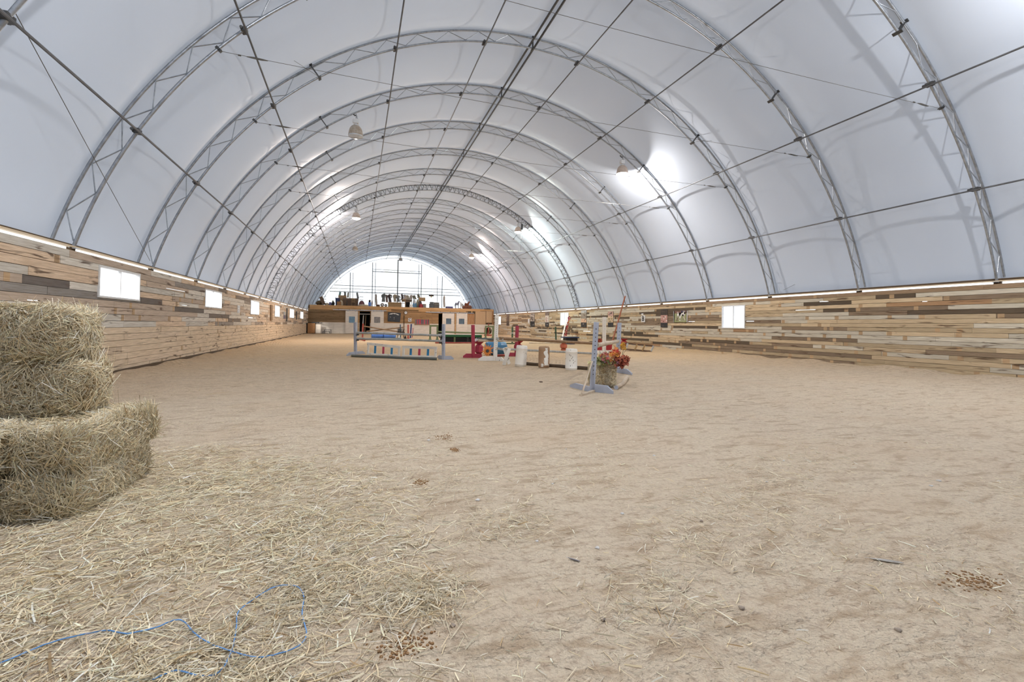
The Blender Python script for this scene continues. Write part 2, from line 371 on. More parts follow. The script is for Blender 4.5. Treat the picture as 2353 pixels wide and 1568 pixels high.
# ---- side walls: backing and planks, with windows and open chinks
def rect_sub(r, hole):
    a0, b0, a1, b1 = r; c0, d0, c1, d1 = hole
    if c0 >= a1 or c1 <= a0 or d0 >= b1 or d1 <= b0: return [r]
    out = []
    if c0 > a0: out.append((a0, b0, c0, b1))
    if c1 < a1: out.append((c1, b0, a1, b1))
    m0, m1 = max(a0, c0), min(a1, c1)
    if d0 > b0: out.append((m0, b0, m1, d0))
    if d1 < b1: out.append((m0, d1, m1, b1))
    return out
def subtract(rects, holes):
    for hh in holes:
        nw = []
        for r in rects: nw += rect_sub(r, hh)
        rects = nw
    return [r for r in rects if r[2]-r[0] > .004 and r[3]-r[1] > .004]
def span(x0, x1, ypx, X):
    a = on(x0, ypx, 0, X).y; b = on(x1, ypx, 0, X).y; return min(a, b), max(a, b)
winL = [(*span(222.5, 318.5, 650, XL), 2.06, 2.90), (*span(469, 507.5, 690, XL), 2.08, 2.91), (*span(574.5, 594, 703, XL), 1.93, 2.86),
        (*span(630.5, 641.5, 712, XL), 1.9, 2.86), (*span(665, 674.5, 716, XL), 1.9, 2.86), (*span(689.5, 696, 720, XL), 1.9, 2.8)]
winR = [(*span(1659.5, 1713, 730, XR), 1.50, 2.80), (*span(1288, 1307, 732, XR), 1.55, 2.88), (*span(1143, 1151.6, 735, XR), 1.55, 2.8)]
def slit(x0, x1, y, X, h_=.03):
    a, b = span(x0, x1, y, X); z = on((x0+x1)/2, y, 0, X).z; return (a, z-h_/2, b, z+h_/2)
slL = [slit(58, 95, 690.5, XL, .02), slit(380, 429, 666.5, XL, .025), slit(416, 434, 702, XL, .02), slit(570, 583, 730.5, XL, .04), slit(632, 637, 727.5, XL, .04)]
slR = [slit(1345, 1358, 711, XR, .03), slit(1339, 1357, 761.5, XR, .04), slit(1580, 1597, 739, XR, .02), slit(1713, 1733, 738.5, XR, .03), slit(1881, 1903, 693, XR, .025), slit(1826, 1875, 712.5, XR, .022),
       slit(2117, 2130, 693, XR, .02), slit(1472, 1479, 722, XR, .03)]
def side_wall(name, X, sgn, rowh, wins, slits, pal, label, y_near, y_limit):
    """sgn: direction of the room from the wall"""
    root = thing(name, label, None, (X, 0, 0), None, 'structure')
    holes = [(w[0]+.04, w[2]+.04, w[1]-.04, w[3]-.04) for w in wins]+slits
    bk = MB()
    for a0, b0, a1, b1 in subtract([(YB, -.15, YF if X < 0 else YF, HW-.07)], holes):
        bk.b2((X-sgn*.06, a0, b0), (X-sgn*.025, a1, b1))
    bk.build('backing', mBack, root)
    rnd = random.Random(int(abs(X)*10)); nr = int(round((HW-.07)/rowh)); rowh = (HW-.07)/nr
    farm = MB(); cnt = 0
    for r in range(nr):
        z0 = r*rowh; y = YB-rnd.random()*2; 
        while y < YE+.5:
            ln = rnd.choice((1.1, 1.6, 2.2, 2.8, 3.4, 4.4)) if X < 0 else rnd.choice((1.4, 2.2, 3.2, 4.2, 5.))
            y2 = y+ln
            col = pal(r/nr, rnd, y)
            th = .012+rnd.random()*.016
            pieces = subtract([(y+.003, z0+.004, y2-.003, z0+rowh-.004-rnd.random()*.006)], holes)
            tiles = []
            for (a0, b0, a1, b1) in pieces:
                a0 = max(a0, YB)
                if a1 <= a0: continue
                tiles.append((a0, b0, a1, b1))
            if tiles:
                near = y2 > y_near and y < y_limit and cnt < 298
                b = MB() if near else farm
                for a0, b0, a1, b1 in tiles: b.b2((X-sgn*.03, a0, b0), (X+sgn*th, a1, b1), col)
                if len(tiles) == 1 and rnd.random() < (.62 if X > 0 else .22):       # unweathered squares where battens were nailed
                    a0, b0, a1, b1 = tiles[0]; tc_ = jit(S(184, 156, 122), rnd, .15, 1.12)
                    yy = a1-.2 if rnd.random() < .6 else a0+rnd.uniform(.2, max(.21, a1-a0-.3))
                    if yy > a0: b.b2((X, yy, b0+.002), (X+sgn*(th+.002), min(a1, yy+.17), b1-.002), tc_)
                    if a1-a0 > 2.4: b.b2((X, a0+.9, b0+.002), (X+sgn*(th+.002), a0+1.05, b1-.002), tc_)
                if near: b.build('plank', mPlank, root, attr=True, fix=False); cnt += 1
            y = y2
    fo = farm.build('plank', mPlank, root, attr=True, fix=False); fo['kind'] = 'stuff'
    return root
def jit(c, rnd, a=.12, g_=1.): 
    k = min((1+rnd.uniform(-a, a))*g_, .84/max(c)); return tuple(max(.01, v*k) for v in c)
def palL(t, rnd, y):
    warm = min(1, max(0, (y-14)/25))
    if t < .36: c = S(200, 182, 158) if rnd.random() < .85 else S(176, 160, 140)
    else:
        q = rnd.random()
        c = S(178, 174, 166) if q < .28 else S(188, 168, 146) if q < .55 else S(160, 146, 132) if q < .78 else S(120, 116, 112) if q < .92 else S(88, 82, 78)
    c = jit(c, rnd, .12, 1.75); w = S(222, 190, 150); f = .3*warm
    return tuple(a*(1-f)+b*f for a, b in zip(c, w))
def palR(t, rnd, y):
    q = rnd.random()
    c = S(178, 172, 158) if q < .34 else S(180, 162, 134) if q < .55 else S(160, 144, 118) if q < .76 else S(122, 106, 88) if q < .9 else S(84, 72, 58)
    if t > .93: c = S(132, 112, 90)
    if q > .985: c = S(150, 120, 90)
    return jit(c, rnd, .12, 1.5)
wL = side_wall('wall_left', XL, 1, .1825, winL, slL, palL, 'left arena wall of reclaimed horizontal boards', 6, 27)
wR = side_wall('wall_right', XR, -1, .1635, winR, slR, palR, 'right arena wall of weathered horizontal boards', 7, 27)
# tan blocks nailed between boards on the right wall, short lighter squares
# wall head: slit of daylight under a plate, plate, outer upstand
for nm, X, s in (('trim_1', XL, 1), ('trim_2', XR, -1)):
    b = MB(); b.b2((X+s*.03, YB, HW+.005), (X-s*.12, YF, HW+.035)); o = b.build(nm, mPale); o['kind'] = 'structure'; o['label'] = 'pale plate along the top of the %s wall, over a slit of daylight' % ('left' if s > 0 else 'right')
    b = MB(); b.b2((X-s*.18, YB, HW+.03), (X-s*.21, YF, HW+.12)); o = b.build(nm.replace('1', '3').replace('2', '4'), mBack); o['kind'] = 'structure'
    root = thing('trim_%d' % (5 if s > 0 else 6), 'short posts holding the wall plate', None, (X, 0, 0), None, 'structure')
    for k in range(-3, 17):
        q = MB(); q.b2((X-s*.03, YK(k)-.09, HW-.12), (X-s*.12, YK(k)+.09, HW+.005)); q.build('post', mBack, root)
# trim boards low on the left wall
b = MB(); b.b2((XL+.02, 6, .0), (XL+.09, YE, .09)); tag(b.build('baseboard_left', mBack), 'dark footing board of the left wall', None, None, 'structure')
# windows
def window(n, X, s, w, label, cols=2):
    y0, y1, z0, z1 = w; root = thing('window_%d' % n, label, None, (X, (y0+y1)/2, z0), None, 'structure'); t = .055
    f = MB(); x0, x1 = X+s*.05, X-s*.07
    f.b2((x0, y0, z0), (x1, y1, z0+t)); f.b2((x0, y0, z1-t), (x1, y1, z1)); f.b2((x0, y0, z0+t), (x1, y0+t, z1-t)); f.b2((x0, y1-t, z0+t), (x1, y1, z1-t))
    f.build('window_frame', mWhiteF, root, bevel=.006)
    ym = (y0+y1)/2
    MB().b2((X+s*.03, ym-.02, z0+t), (X-s*.03, ym+.02, z1-t)).build('mullion', mWhiteF, root)
    for a, b_, o_ in ((y0+t, ym-.02, 0), (ym+.02, y1-t, .015)):
        MB().b2((X-.004-s*o_, a, z0+t), (X+.004-s*o_, b_, z1-t)).build('pane', mGlassM, root)
    return root
for i, w in enumerate(winL): window(i+1, XL, 1, w, 'white sliding window in the left wall, %s from the hay bales' % ['first', 'second', 'third', 'fourth', 'fifth', 'sixth'][i])
for i, w in enumerate(winR): window(i+7, XR, -1, w, 'white sliding window in the right wall, %s from the camera' % ['first', 'second', 'third'][i])
# ================================================================== ROOF STEEL
def arc(R_, y, a0, a1, n): return [(CX+R_*math.cos(math.radians(a0+(a1-a0)*i/n)), y, CZ+R_*math.sin(math.radians(a0+(a1-a0)*i/n))) for i in range(n+1)]
ORD = ['', 'first', 'second', 'third', 'fourth', 'fifth', 'sixth', 'seventh', 'eighth', 'ninth', 'tenth', 'eleventh', 'twelfth', 'thirteenth', 'fourteenth', 'fifteenth', 'sixteenth', 'seventeenth', 'eighteenth', 'nineteenth']
def arch_meshes():
    root = thing('arch_truss', '', 'truss', (0, 0, 0), 'steel truss arches carrying the roof')
    a = math.degrees(math.asin((HW-CZ)/RI)); ao = math.degrees(math.asin((3.35-CZ)/RO))
    MB().tube(arc(RI, 0, a+.15, 180-a-.15, 96), .040, 8).build('inner_chord', mSteel, root)
    MB().tube(arc(RO, 0, ao, 180-ao, 96), .038, 8).build('outer_chord', mSteel, root)
    for sgn in (1, -1):
        pts = []; j = 0; ang = 45.4+5.15*5.35
        st = 5.15/2; outer = False; ang = 74.0
        while ang > 1.5:
            R_ = RO-.045 if outer else RI+.045
            if not (35.9 < ang < 38.7):
                pts.append((CX-sgn*R_*math.sin(math.radians(ang)), 0, CZ+R_*math.cos(math.radians(ang))))
            outer = not outer; ang -= st
        MB().tube(pts, .0165, 5).build('web_rod', mSteel, root)
    for ang in (-37.35, 0, 37.35):
        rd = Vector((math.sin(math.radians(ang)), 0, math.cos(math.radians(ang)))); c = Vector((CX, 0, CZ))
        q = MB(); q.bar(c+rd*(RI-.07), c+rd*(RO+.05), .13, .022, (rd.z, 0, -rd.x)); q.bar(c+rd*(RI-.06), c+rd*(RI-.03), .26, .10, (rd.z, 0, -rd.x)); q.bar(c+rd*(RO+.02), c+rd*(RO+.05), .2, .10, (rd.z, 0, -rd.x))
        q.build('splice_plate', mDark, root)
    for sgn in (1, -1):
        x = CX-sgn*13.17; q = MB(); q.b2((x-.07, -.07, HW-.02), (x+.07, .07, HW+.0)); q.bar((x-sgn*.045, 0, HW+.02), (x-sgn*.045, 0, HW-.18), .07, .02, (1, 0, 0)); q.tube([(x-sgn*.05, -.13, HW+.01), (x-sgn*.05, .13, HW+.01)], .022, 6)
        q.bar((x-sgn*.05, .02, HW-.02), (x-sgn*.06, .11, HW-.11), .03, .03); q.build('foot_bracket', mBolt, root)
        rd = Vector((-sgn*math.sin(math.radians(49.1)), 0, math.cos(math.radians(49.1)))); c = Vector((CX, 0, CZ))+rd*RI
        q = MB(); q.bar(c-rd*.09, c+rd*.06, .07, .09, (0, 1, 0)); q.tube([c-rd*.05+Vector((0, -.09, 0)), c-rd*.05+Vector((0, .09, 0))], .018, 6); q.build('cable_clamp', mDark, root)
    return root
A0 = arch_meshes()
for k in range(-2, 17):
    r = A0 if k == -2 else clone(A0)
    r.location = (0, YK(k), 0)
    r['label'] = 'galvanised steel truss arch spanning the arena, %s counting from the camera' % ORD[k+3]
    if k == 6: r['label'] = 'steel truss arch wound with dark wire, between the two farther lit lamps'
    if k == 16: r['label'] = 'steel truss arch framing the bright far gable'
# purlins
PU = [(-12.02, 6.12), (-9.76, 9.12), (-5.62, 12.03), (-2.10, 13.03), (2.10, 13.03), (5.75, 11.97), (9.76, 9.12), (12.02, 6.12)]
pn = ['lowest on the left side', 'second lowest on the left side', 'next but one left of the ridge', 'just left of the ridge', 'just right of the ridge', 'next but one right of the ridge', 'second lowest on the right side', 'lowest on the right side']
cl = MB(); cl.box((0, 0, 0), (.13, .20, .11)); cl.tube([(-.05, -.16, 0), (-.05, .16, 0)], .04, 6)
clm = cl.build('clamp', mDark).data
bpy.data.objects.remove(bpy.data.objects['clamp'])
for (u, z), lb in zip(PU, pn):
    root = thing('purlin', 'long dark steel purlin pipe running down the roof, '+lb, 'purlin', (CX+u, YB, z), 'purlin pipes')
    pts = [(CX+u, YB, z)]+[(CX+u+(.0 if k % 2 else .01), YK(k), z) for k in range(-3, 17)]
    d = Vector((CX+u-CX, 0, z-CZ)).normalized(); pts = [Vector(p)-d*.075 for p in pts]
    MB().tube(pts, .028, 7).build('pipe', mPurlin, root)
    for k in range(-2, 17):
        o = bpy.data.objects.new('clamp', clm); COL.objects.link(o); o.parent = root; o.location = (0, YK(k)-YB, 0)
for dx, lb in ((-.12, 'left'), (.12, 'right')):
    root = thing('ridge_purlin', '%s of the two steel ridge pipes along the roof crown' % ('left-hand' if dx < 0 else 'right-hand'), 'purlin', (CX+dx, YB, 13.38), 'ridge pipes')
    MB().tube([(CX+dx, YB, 13.38), (CX+dx, YF, 13.38)], .045, 8).build('pipe', mDark, root)
# tie cables across each arch
for k in range(-1, 17):
    y = YK(k); zc = CZ+RI*math.cos(math.radians(49.1))-.05; xc = RI*math.sin(math.radians(49.1))
    root = thing('tie_cable', 'thin steel tie cable strung across the arena under the %s arch from the camera' % ORD[k+3], 'cable', (CX-xc, y, zc), 'tie cables across the arches')
    pts = [(CX-xc+2*xc*i/12, y, zc-.12*(1-((i-6)/6)**2)) for i in range(13)]
    MB().tube(pts, .0065, 4).build('wire', mCable, root)
    for e in (0, 1):
        x = CX-xc+.9 if e == 0 else CX+xc-.9
        q = MB(); q.tube([(x-.25, y, zc-.02), (x-.1, y, zc-.02), (x+.1, y, zc-.03), (x+.25, y, zc-.03)], [.01, .025, .025, .01], 6); q.tube([(x-.45, y, zc-.02), (x-.38, y, zc-.02)], .02, 6); q.build('turnbuckle', mCable, root)
for lb, a, b in (('on the left, above the hay bales', on(30, 20, 1, YK(-1)), on(345, 600, 1, YK(1))), ('upper left, ending at the second arch joint', on(455, -8, 1, YK(0)), on(738, 180, 1, YK(1))),
                 ('upper right, nearly level', on(1600, 325, 1, YK(1)), on(2353, 297, 1, YK(-1))), ('lower right, rising toward the camera', on(1800, 667, 1, YK(1)-.6), on(2353, 390, 1, YK(-1)))):
    b2_ = a+(b-a)*1.0
    tag(MB().tube([a, (a+b)/2-Vector((0, 0, .02)), b2_], .007, 4).build('brace_wire', mCable, loc=a), 'thin diagonal brace wire '+lb, 'wire', 'diagonal brace wires')
# wire wound round arch six
q = MB(); y6 = YK(6); pts = []
rnd = random.Random(3)
for i in range(900):
    a_ = 16+148*i/899; r_ = RI+.25+.22*math.cos(i*.62)+rnd.uniform(-.04, .04)
    pts.append((CX+r_*math.cos(math.radians(a_)), y6+.20*math.sin(i*.62), CZ+r_*math.sin(math.radians(a_))))
q.tube(pts, .018, 4)
wg = thing('wire_garland', 'tangle of dark wire wound around a roof arch', 'wire', (CX, y6, 0)); q.build('wire', mDark, wg)
q = MB()
for i in range(120):
    a_ = math.radians(rnd.uniform(15, 165)); r_ = RO+rnd.uniform(-.5, .08); p = Vector((CX+r_*math.cos(a_), y6-rnd.uniform(.1, .4), CZ+r_*math.sin(a_)))
    q.tube([p, p+Vector((rnd.uniform(-.3, .3), rnd.uniform(-.1, .1), rnd.uniform(-.3, .3))), p+Vector((rnd.uniform(-.4, .4), rnd.uniform(-.2, .2), rnd.uniform(-.4, .4)))], .011, 3)
tg = q.build('wire_tails', mDark, wg); tg['kind'] = 'stuff'
q = MB(); q.tube([(CX+7.5, y6-.2, 10.9), (CX+7.5, y6-.2, 10.4)], .10, 6); q.tube([(CX+7.45, y6-.2, 10.4), (CX+7.42, y6-.2, 8.4)], .012, 4); q.build('wire_bundle', mDark, wg)
# ================================================================== LAMPS
mShade = mat('prismatic_shade', S(188, 178, 164), .35, 0, S(150, 128, 104), 9, .7)
mInner = mat('shade_inner', S(226, 232, 240), .3)
mGlow = mat('lamp_lens_lit', (1, .96, .9), .4, emit=((1, .95, .88), 9.0))
mLensOff = mat('lamp_lens_off', S(214, 222, 232), .2)
mShadeLit = mat('shade_lit_tint', S(214, 196, 182), .35, 0, S(180, 158, 140), 9, .6)  # paler copy for lit lamps, their glow put into the shade colour
def lamp(x, y, ztop, lit, label, power=2300, colr=(1, .93, .86)):
    root = thing('high_bay_lamp', label, 'lamp', (x, y, ztop), 'hanging bell lamps')
    q = MB(); q.tube([(x, y, ztop+.02), (x, y, ztop-.20)], .012, 5); q.tube([(x-.16, y, ztop+.02), (x-.05, y, ztop-.08), (x, y, ztop-.05)], .03, 6); q.tube([(x+.03, y, ztop-.05), (x+.06, y, ztop-.2), (x, y, ztop-.26)], .01, 4); q.build('hook', mDark, root)
    q = MB(); q.b2((x-.12, y-.09, ztop-.44), (x+.12, y+.09, ztop-.24)); q.b2((x-.15, y-.07, ztop-.41), (x-.12, y+.07, ztop-.28)); q.lathe([(.07, -.46), (.10, -.50), (.10, -.54)], (x, y, ztop), 12); q.build('ballast', mWhiteF, root, bevel=.01)
    prof = [(.09, -.53), (.16, -.56), (.22, -.62), (.27, -.70), (.30, -.80), (.32, -.92), (.335, -1.02)]
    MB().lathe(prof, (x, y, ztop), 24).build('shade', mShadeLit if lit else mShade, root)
    o = root.children[-1]; bm = bmesh.new(); bm.from_mesh(o.data); bmesh.ops.delete(bm, geom=[f for f in bm.faces if len(f.verts) > 10], context='FACES_ONLY'); bm.to_mesh(o.data); bm.free()
    so_ = o.modifiers.new('t', 'SOLIDIFY'); so_.thickness = .008
    q = MB(); q.lathe([(.335, -1.02), (.325, -1.05), (.22, -1.10), (.02, -1.13)], (x, y, ztop), 24); lens = q.build('lens', mGlow if lit else mLensOff, root)
    if lit:
        l = bpy.data.lights.new('lamp_light', 'POINT'); l.energy = power; l.shadow_soft_size = .07; l.color = colr
        lo = bpy.data.objects.new('lamp_light', l); COL.objects.link(lo); lo.location = (0, 0, -1.185); lo.parent = root; l.energy = power*.50
        l2 = bpy.data.lights.new('lamp_beam', 'SPOT'); l2.energy = power*.50; l2.spot_size = 2.7; l2.spot_blend = .5; l2.shadow_soft_size = .2; l2.color = colr
        lo2 = bpy.data.objects.new('lamp_beam', l2); COL.objects.link(lo2); lo2.location = (0, 0, -1.19); lo2.parent = root
    return root
zt = CZ+math.sqrt(RI**2-7.1**2)-.05
lamp(CX-7.05, YK(2), zt, False, 'dusty unlit bell lamp hanging large at upper left')
lamp(CX+7.2, YK(2), zt-.05, True, 'lit bell lamp glowing white at upper right, the largest lit one', 1650)
lamp(CX-7.05, YK(6), zt, True, 'lit bell lamp left of centre in front of the far arches', 2300, (1, .86, .78))
lamp(CX+7.2, YK(6), zt, True, 'lit bell lamp with greenish-white glow beside the wire-wound arch', 2300, (.92, 1, .9))
lamp(CX-7.2, YK(10), zt, False, 'small dark unlit bell lamp over the left of the loft')
lamp(CX+7.05, YK(10), zt, True, 'small lit bell lamp to the right above the far gable', 2300, (1, .84, .76))
lamp(CX-7.05, YK(-2), zt, True, 'unseen lit bell lamp added above and left of the camera', 1500, (1, .97, .94))  # unseen pair continuing the lamp rows, added to brighten the foreground
lamp(CX+7.2, YK(-2), zt, True, 'unseen lit bell lamp added above and right of the camera', 1500, (1, .97, .94))  # other added lamp out of view, lifts the near floor
lamp(CX, YK(15), 13.25, False, 'tiny unlit lamp hung at the crown before the far gable')
# ================================================================== LOFT FRONT AT THE FAR END
def lr(x0, y0, x1, y1, Y=YE):
    a = on(x0, y1, 1, Y); b = on(x1, y0, 1, Y); return a.x, a.z, b.x, b.z
def slab(r, ya, yb, mb=None, col=None): return (mb or MB()).b2((r[0], ya, r[1]), (r[2], yb, r[3]), col)
LT = thing('wall_middle', 'boarded loft front across the far end of the arena', None, (XL, YE, 0), None, 'structure')
op1 = lr(825.7, 716.5, 850.7, 775); op1 = (op1[0], -.2, op1[2], op1[3]); op2 = lr(1007, 721.6, 1016, 775); op2 = (op2[0], -.2, op2[2], op2[3])
holes = [op1, op2]
q = MB()
for r in subtract([(XL, -.2, XR, ZL)], holes): slab(r, YE+.02, YE+.10, q)
q.build('backing', mBack, LT)
rnd = random.Random(5); up = MB(); lo_ = MB(); zw = lr(800, 743, 900, 744)[3]
nr = 11; 
for r_ in range(nr):
    z0 = zw+(3.45-zw)*r_/nr; z1 = zw+(3.45-zw)*(r_+1)/nr; x = XL
    while x < 15.6:
        x2 = x+rnd.choice((1.6, 2.4, 3.2, 4.0))
        c = S(150, 124, 92) if x < 0 else S(178, 142, 100)
        for rr in subtract([(x+.01, z0+.01, min(x2, 15.9)-.01, z1-.005)], holes): slab(rr, YE-.02-rnd.random()*.01, YE+.02, up, jit(c, rnd, .2))
        x = x2
for r_ in range(10):
    z0 = zw*r_/10; z1 = zw*(r_+1)/10; x = XL+.9
    while x < XR:
        x2 = x+rnd.choice((1.8, 2.4, 3.2))
        for rr in subtract([(x+.005, z0+.005, min(x2, XR)-.005, z1-.005)], holes): slab(rr, YE-.02-rnd.random()*.008, YE+.02, lo_, jit(S(236, 226, 212), rnd, .06))
        x = x2
o = up.build('plank', mPlankX, LT, attr=True, fix=False); o['kind'] = 'stuff'
o = lo_.build('plank', mWash, LT, fix=False); o['kind'] = 'stuff'; o['label'] = 'whitewashed boards'
hd = MB(); slab((XL+.2, 3.52, 17.8, ZL), YE-.12, YE-.03, hd); hd.build('header_beam', mTan, LT)
hd = MB(); slab((XL+.2, 3.28, -3.2, 3.52), YE-.08, YE-.02, hd); slab((-3.2, 3.22, 4.6, 3.50), YE-.09, YE-.02, hd); slab((8.5, 3.28, 15.6, 3.52), YE-.07, YE-.02, hd); hd.build('header_beam', mTan, LT)
hd = MB(); slab((17.8, 3.62, 19.9, ZL-.02), YE-.12, YE-.03, hd); hd.build('header_beam', mTan, LT)
for i in range(3):
    x = on(1040+i*22, 715, 1, YE).x; slab((x-.09, 3.24, x+.09, 3.52), YE-.10, YE-.02).build('beam_block', mTan, LT)
for (a, b, m) in (((1073.8, 721.6, 1090.6, 745.6), 0, mPly), ((1091.6, 716, 1116, 745.6), 0, mOsb), ((1116.6, 716, 1130.5, 742), 0, mOsb), ((1130.5, 714, 1134, 746), 0, mOsb2)):
    slab(lr(*a), YE-.06, YE-.02).build('panel', m, LT)
for xx, ww in ((824.2, 1.5), (928.2, 1.3)):
    a = lr(xx-ww, 716 if xx < 900 else 725.7, xx+ww, 771); slab((a[0], 0.02, a[2], a[3]), YE-.12, YE-.03).build('post', mTan if xx < 900 else mBack, LT)
fr_ = tag(MB().b2((XL, YE+.1, ZL-.14), (XR, YF, ZL-.03)).build('floor_loft', mBack), 'loft deck behind the header beam', None, None, 'structure')
# rooms under the loft, their darkness painted in as near-black walls
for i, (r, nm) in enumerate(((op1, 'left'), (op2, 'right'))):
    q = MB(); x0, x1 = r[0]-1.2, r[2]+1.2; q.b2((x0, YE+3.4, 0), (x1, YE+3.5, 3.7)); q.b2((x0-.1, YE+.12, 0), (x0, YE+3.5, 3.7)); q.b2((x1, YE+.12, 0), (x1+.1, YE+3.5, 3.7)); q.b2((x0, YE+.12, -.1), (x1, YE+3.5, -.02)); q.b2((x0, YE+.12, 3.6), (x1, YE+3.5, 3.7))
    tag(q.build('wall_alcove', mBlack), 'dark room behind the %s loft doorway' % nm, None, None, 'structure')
MB().b2((op1[0]-.3, YE+1.0, 2.72), (op1[2]+.3, YE+1.1, 2.85)).build('trim_7', mWhiteF)['kind'] = 'structure'  # white bar stands in for a strip of light inside the doorway
for i, xx in enumerate((832, 837.5)):
    p = on(xx, 768, 1, YE+.5); tag(MB().tube([(p.x, YE+.35, .02), (p.x+.15, YE+.8, 2.6)], .07, 7).build('pole', mWhiteP if i == 0 else mBrownP, loc=(p.x, YE+.35, 0)), '%s pole leaning in the left loft doorway' % ('white' if i == 0 else 'brown'), 'pole')
# sliding doors
def sdoor(n, px0, px1, ytop, win, label, wc):
    a = lr(px0, ytop, px1, 772); root = thing('door_%d' % n, label, None, ((a[0]+a[2])/2, YE-.16, 0), None, 'structure')
    w = lr(*win); N_ = 15; h_ = a[3]-.03
    for i in range(N_):
        z0 = .03+h_*i/N_; z1 = .03+h_*(i+1)/N_; q = MB()
        for rr in subtract([(a[0], z0+.004, a[2], z1-.004)], [w]): slab(rr, YE-.19, YE-.15, q)
        if q.v: q.build('board', mWash, root)
    q = MB(); t = .05
    slab((w[0]-t, w[1]-t, w[2]+t, w[1]), YE-.21, YE-.14, q); slab((w[0]-t, w[3], w[2]+t, w[3]+t), YE-.21, YE-.14, q); slab((w[0]-t, w[1], w[0], w[3]), YE-.21, YE-.14, q); slab((w[2], w[1], w[2]+t, w[3]), YE-.21, YE-.14, q)
    q.build('window_frame', mWash, root)
    slab(w, YE-.16, YE-.15).build('pane', wc, root)
    for sx_ in (.2, .8):
        x = a[0]+(a[2]-a[0])*sx_; slab((x-.04, a[3]-.12, x+.04, a[3]+.16), YE-.22, YE-.19).build('hanger', mBolt, root)
    return root
mPaneB = mat('blue_film_pane', S(120, 160, 186), .25, 0, S(90, 124, 150), 4, .8, 0, None, (3, 1, 1))
mPaneG = mat('grey_pane', S(150, 146, 142), .25, 0, S(108, 104, 104), 4, .8, 0, None, (3, 1, 1))
mPaneD = mat('blue_streak_pane', S(108, 134, 152), .25, 0, S(62, 68, 80), 5, .9, 0, None, (4, 1, .2))
sdoor(1, 793, 822.5, 715, (801.7, 727.8, 815.6, 741.8), 'whitewashed sliding door at far left with a blue filmed window', mPaneB)
sdoor(2, 851.5, 882, 715.8, (859.4, 728.8, 873.7, 742.3), 'whitewashed sliding door beside the black doorway with a grey window', mPaneG)
sdoor(3, 1015.5, 1043.5, 720.6, (1024.3, 732.3, 1036.5, 745), 'whitewashed sliding door right of the narrow dark gap', mPaneD)
sdoor(4, 1047.5, 1073.5, 720.6, (1053.6, 732.8, 1066.5, 745), 'whitewashed sliding door beside the red plywood', mPaneD)
a = lr(1043.8, 721, 1047.3, 772); slab((a[0], .03, a[2], a[3]), YE-.21, YE-.15).build('trim_8', mTan)['kind'] = 'structure'
for n, (p0, p1, lb) in enumerate((((765, 711.6), (888, 714.8), 'left'), ((978.4, 717.6), (1088.6, 720.2), 'right'))):
    a = on(*p0, 1, YE-.2); b = on(*p1, 1, YE-.2); z = (a.z+b.z)/2
    rt = thing('door_rail', 'galvanised sliding door rail over the %s pair of doors' % lb, 'rail', (a.x, YE-.2, z), 'door rails'); MB().b2((a.x, YE-.25, z-.05), (b.x, YE-.14, z+.06)).build('track', mSteel, rt)
    for i in range(5):
        x = a.x+(b.x-a.x)*(i+.5)/5; MB().b2((x-.04, YE-.27, z+.04), (x+.04, YE-.12, z+.14)).build('bracket', mDark, rt)
def frontbox(name, px, label, cat, m, depth=.05, off=.05, z=None, **k):
    a = lr(*px, YE-off); q = MB(); slab(a, YE-off-depth, YE-off, q); return tag(q.build(name, m, loc=((a[0]+a[2])/2, YE-off, a[1])), label, cat, **k)
# black banner, clock, letter, glazed board
mBan = mat('black_banner', S(44, 48, 56), .35, 0, S(28, 30, 36), 3, .5)
pts = [on(x, y, 1, YE-.08) for x, y in ((892, 717.5), (921.3, 719.6), (919, 741), (890.7, 738.5))]
bn = thing('banner', 'black banner with a pale arching scrawl hung beside the clock', 'banner', (pts[0].x, YE-.08, pts[3].z)); MB().prism(pts, (0, 1, 0), .03).build('cloth', mBan, bn)
q = MB(); arcp = [on(895+2.2*i, 722.5-2.6*math.sin(PI*i/10)+.2*i, 1, YE-.11) for i in range(11)]
for i in range(10): q.bar(arcp[i]+Vector((0, 0, .03 if i % 2 else 0)), arcp[i+1]-Vector((0, 0, .03 if i % 3 else 0)), .02, .07+.03*(i % 3))
for x, y in ((905.5, 730), (905.5, 733.5), (897, 729)): p = on(x, y, 1, YE-.11); q.box(p, (.07, .02, .05))
q.build('print', mWhiteP, bn)
p = on(932.4, 719, 1, YE-.08); ck = thing('wall_clock', 'round white wall clock with a dark rim above the letter sign', 'clock', p)
RX = Matrix.Rotation(PI/2, 3, 'X')
MB().lathe([(.23, -.0), (.25, .03), (.23, .06), (.20, .06), (.20, .0)], p, 24, RX).build('rim', mBlk, ck); MB().lathe([(.2, .0), (.2, .05), (.001, .05)], p, 24, RX).build('dial', mWhiteF, ck)
q = MB(); q.bar(p+Vector((0, -.065, 0)), p+Vector((.02, -.065, .13)), .01, .02); q.bar(p+Vector((0, -.065, 0)), p+Vector((.01, -.065, -.09)), .01, .02); q.build('hand', mBlk, ck)
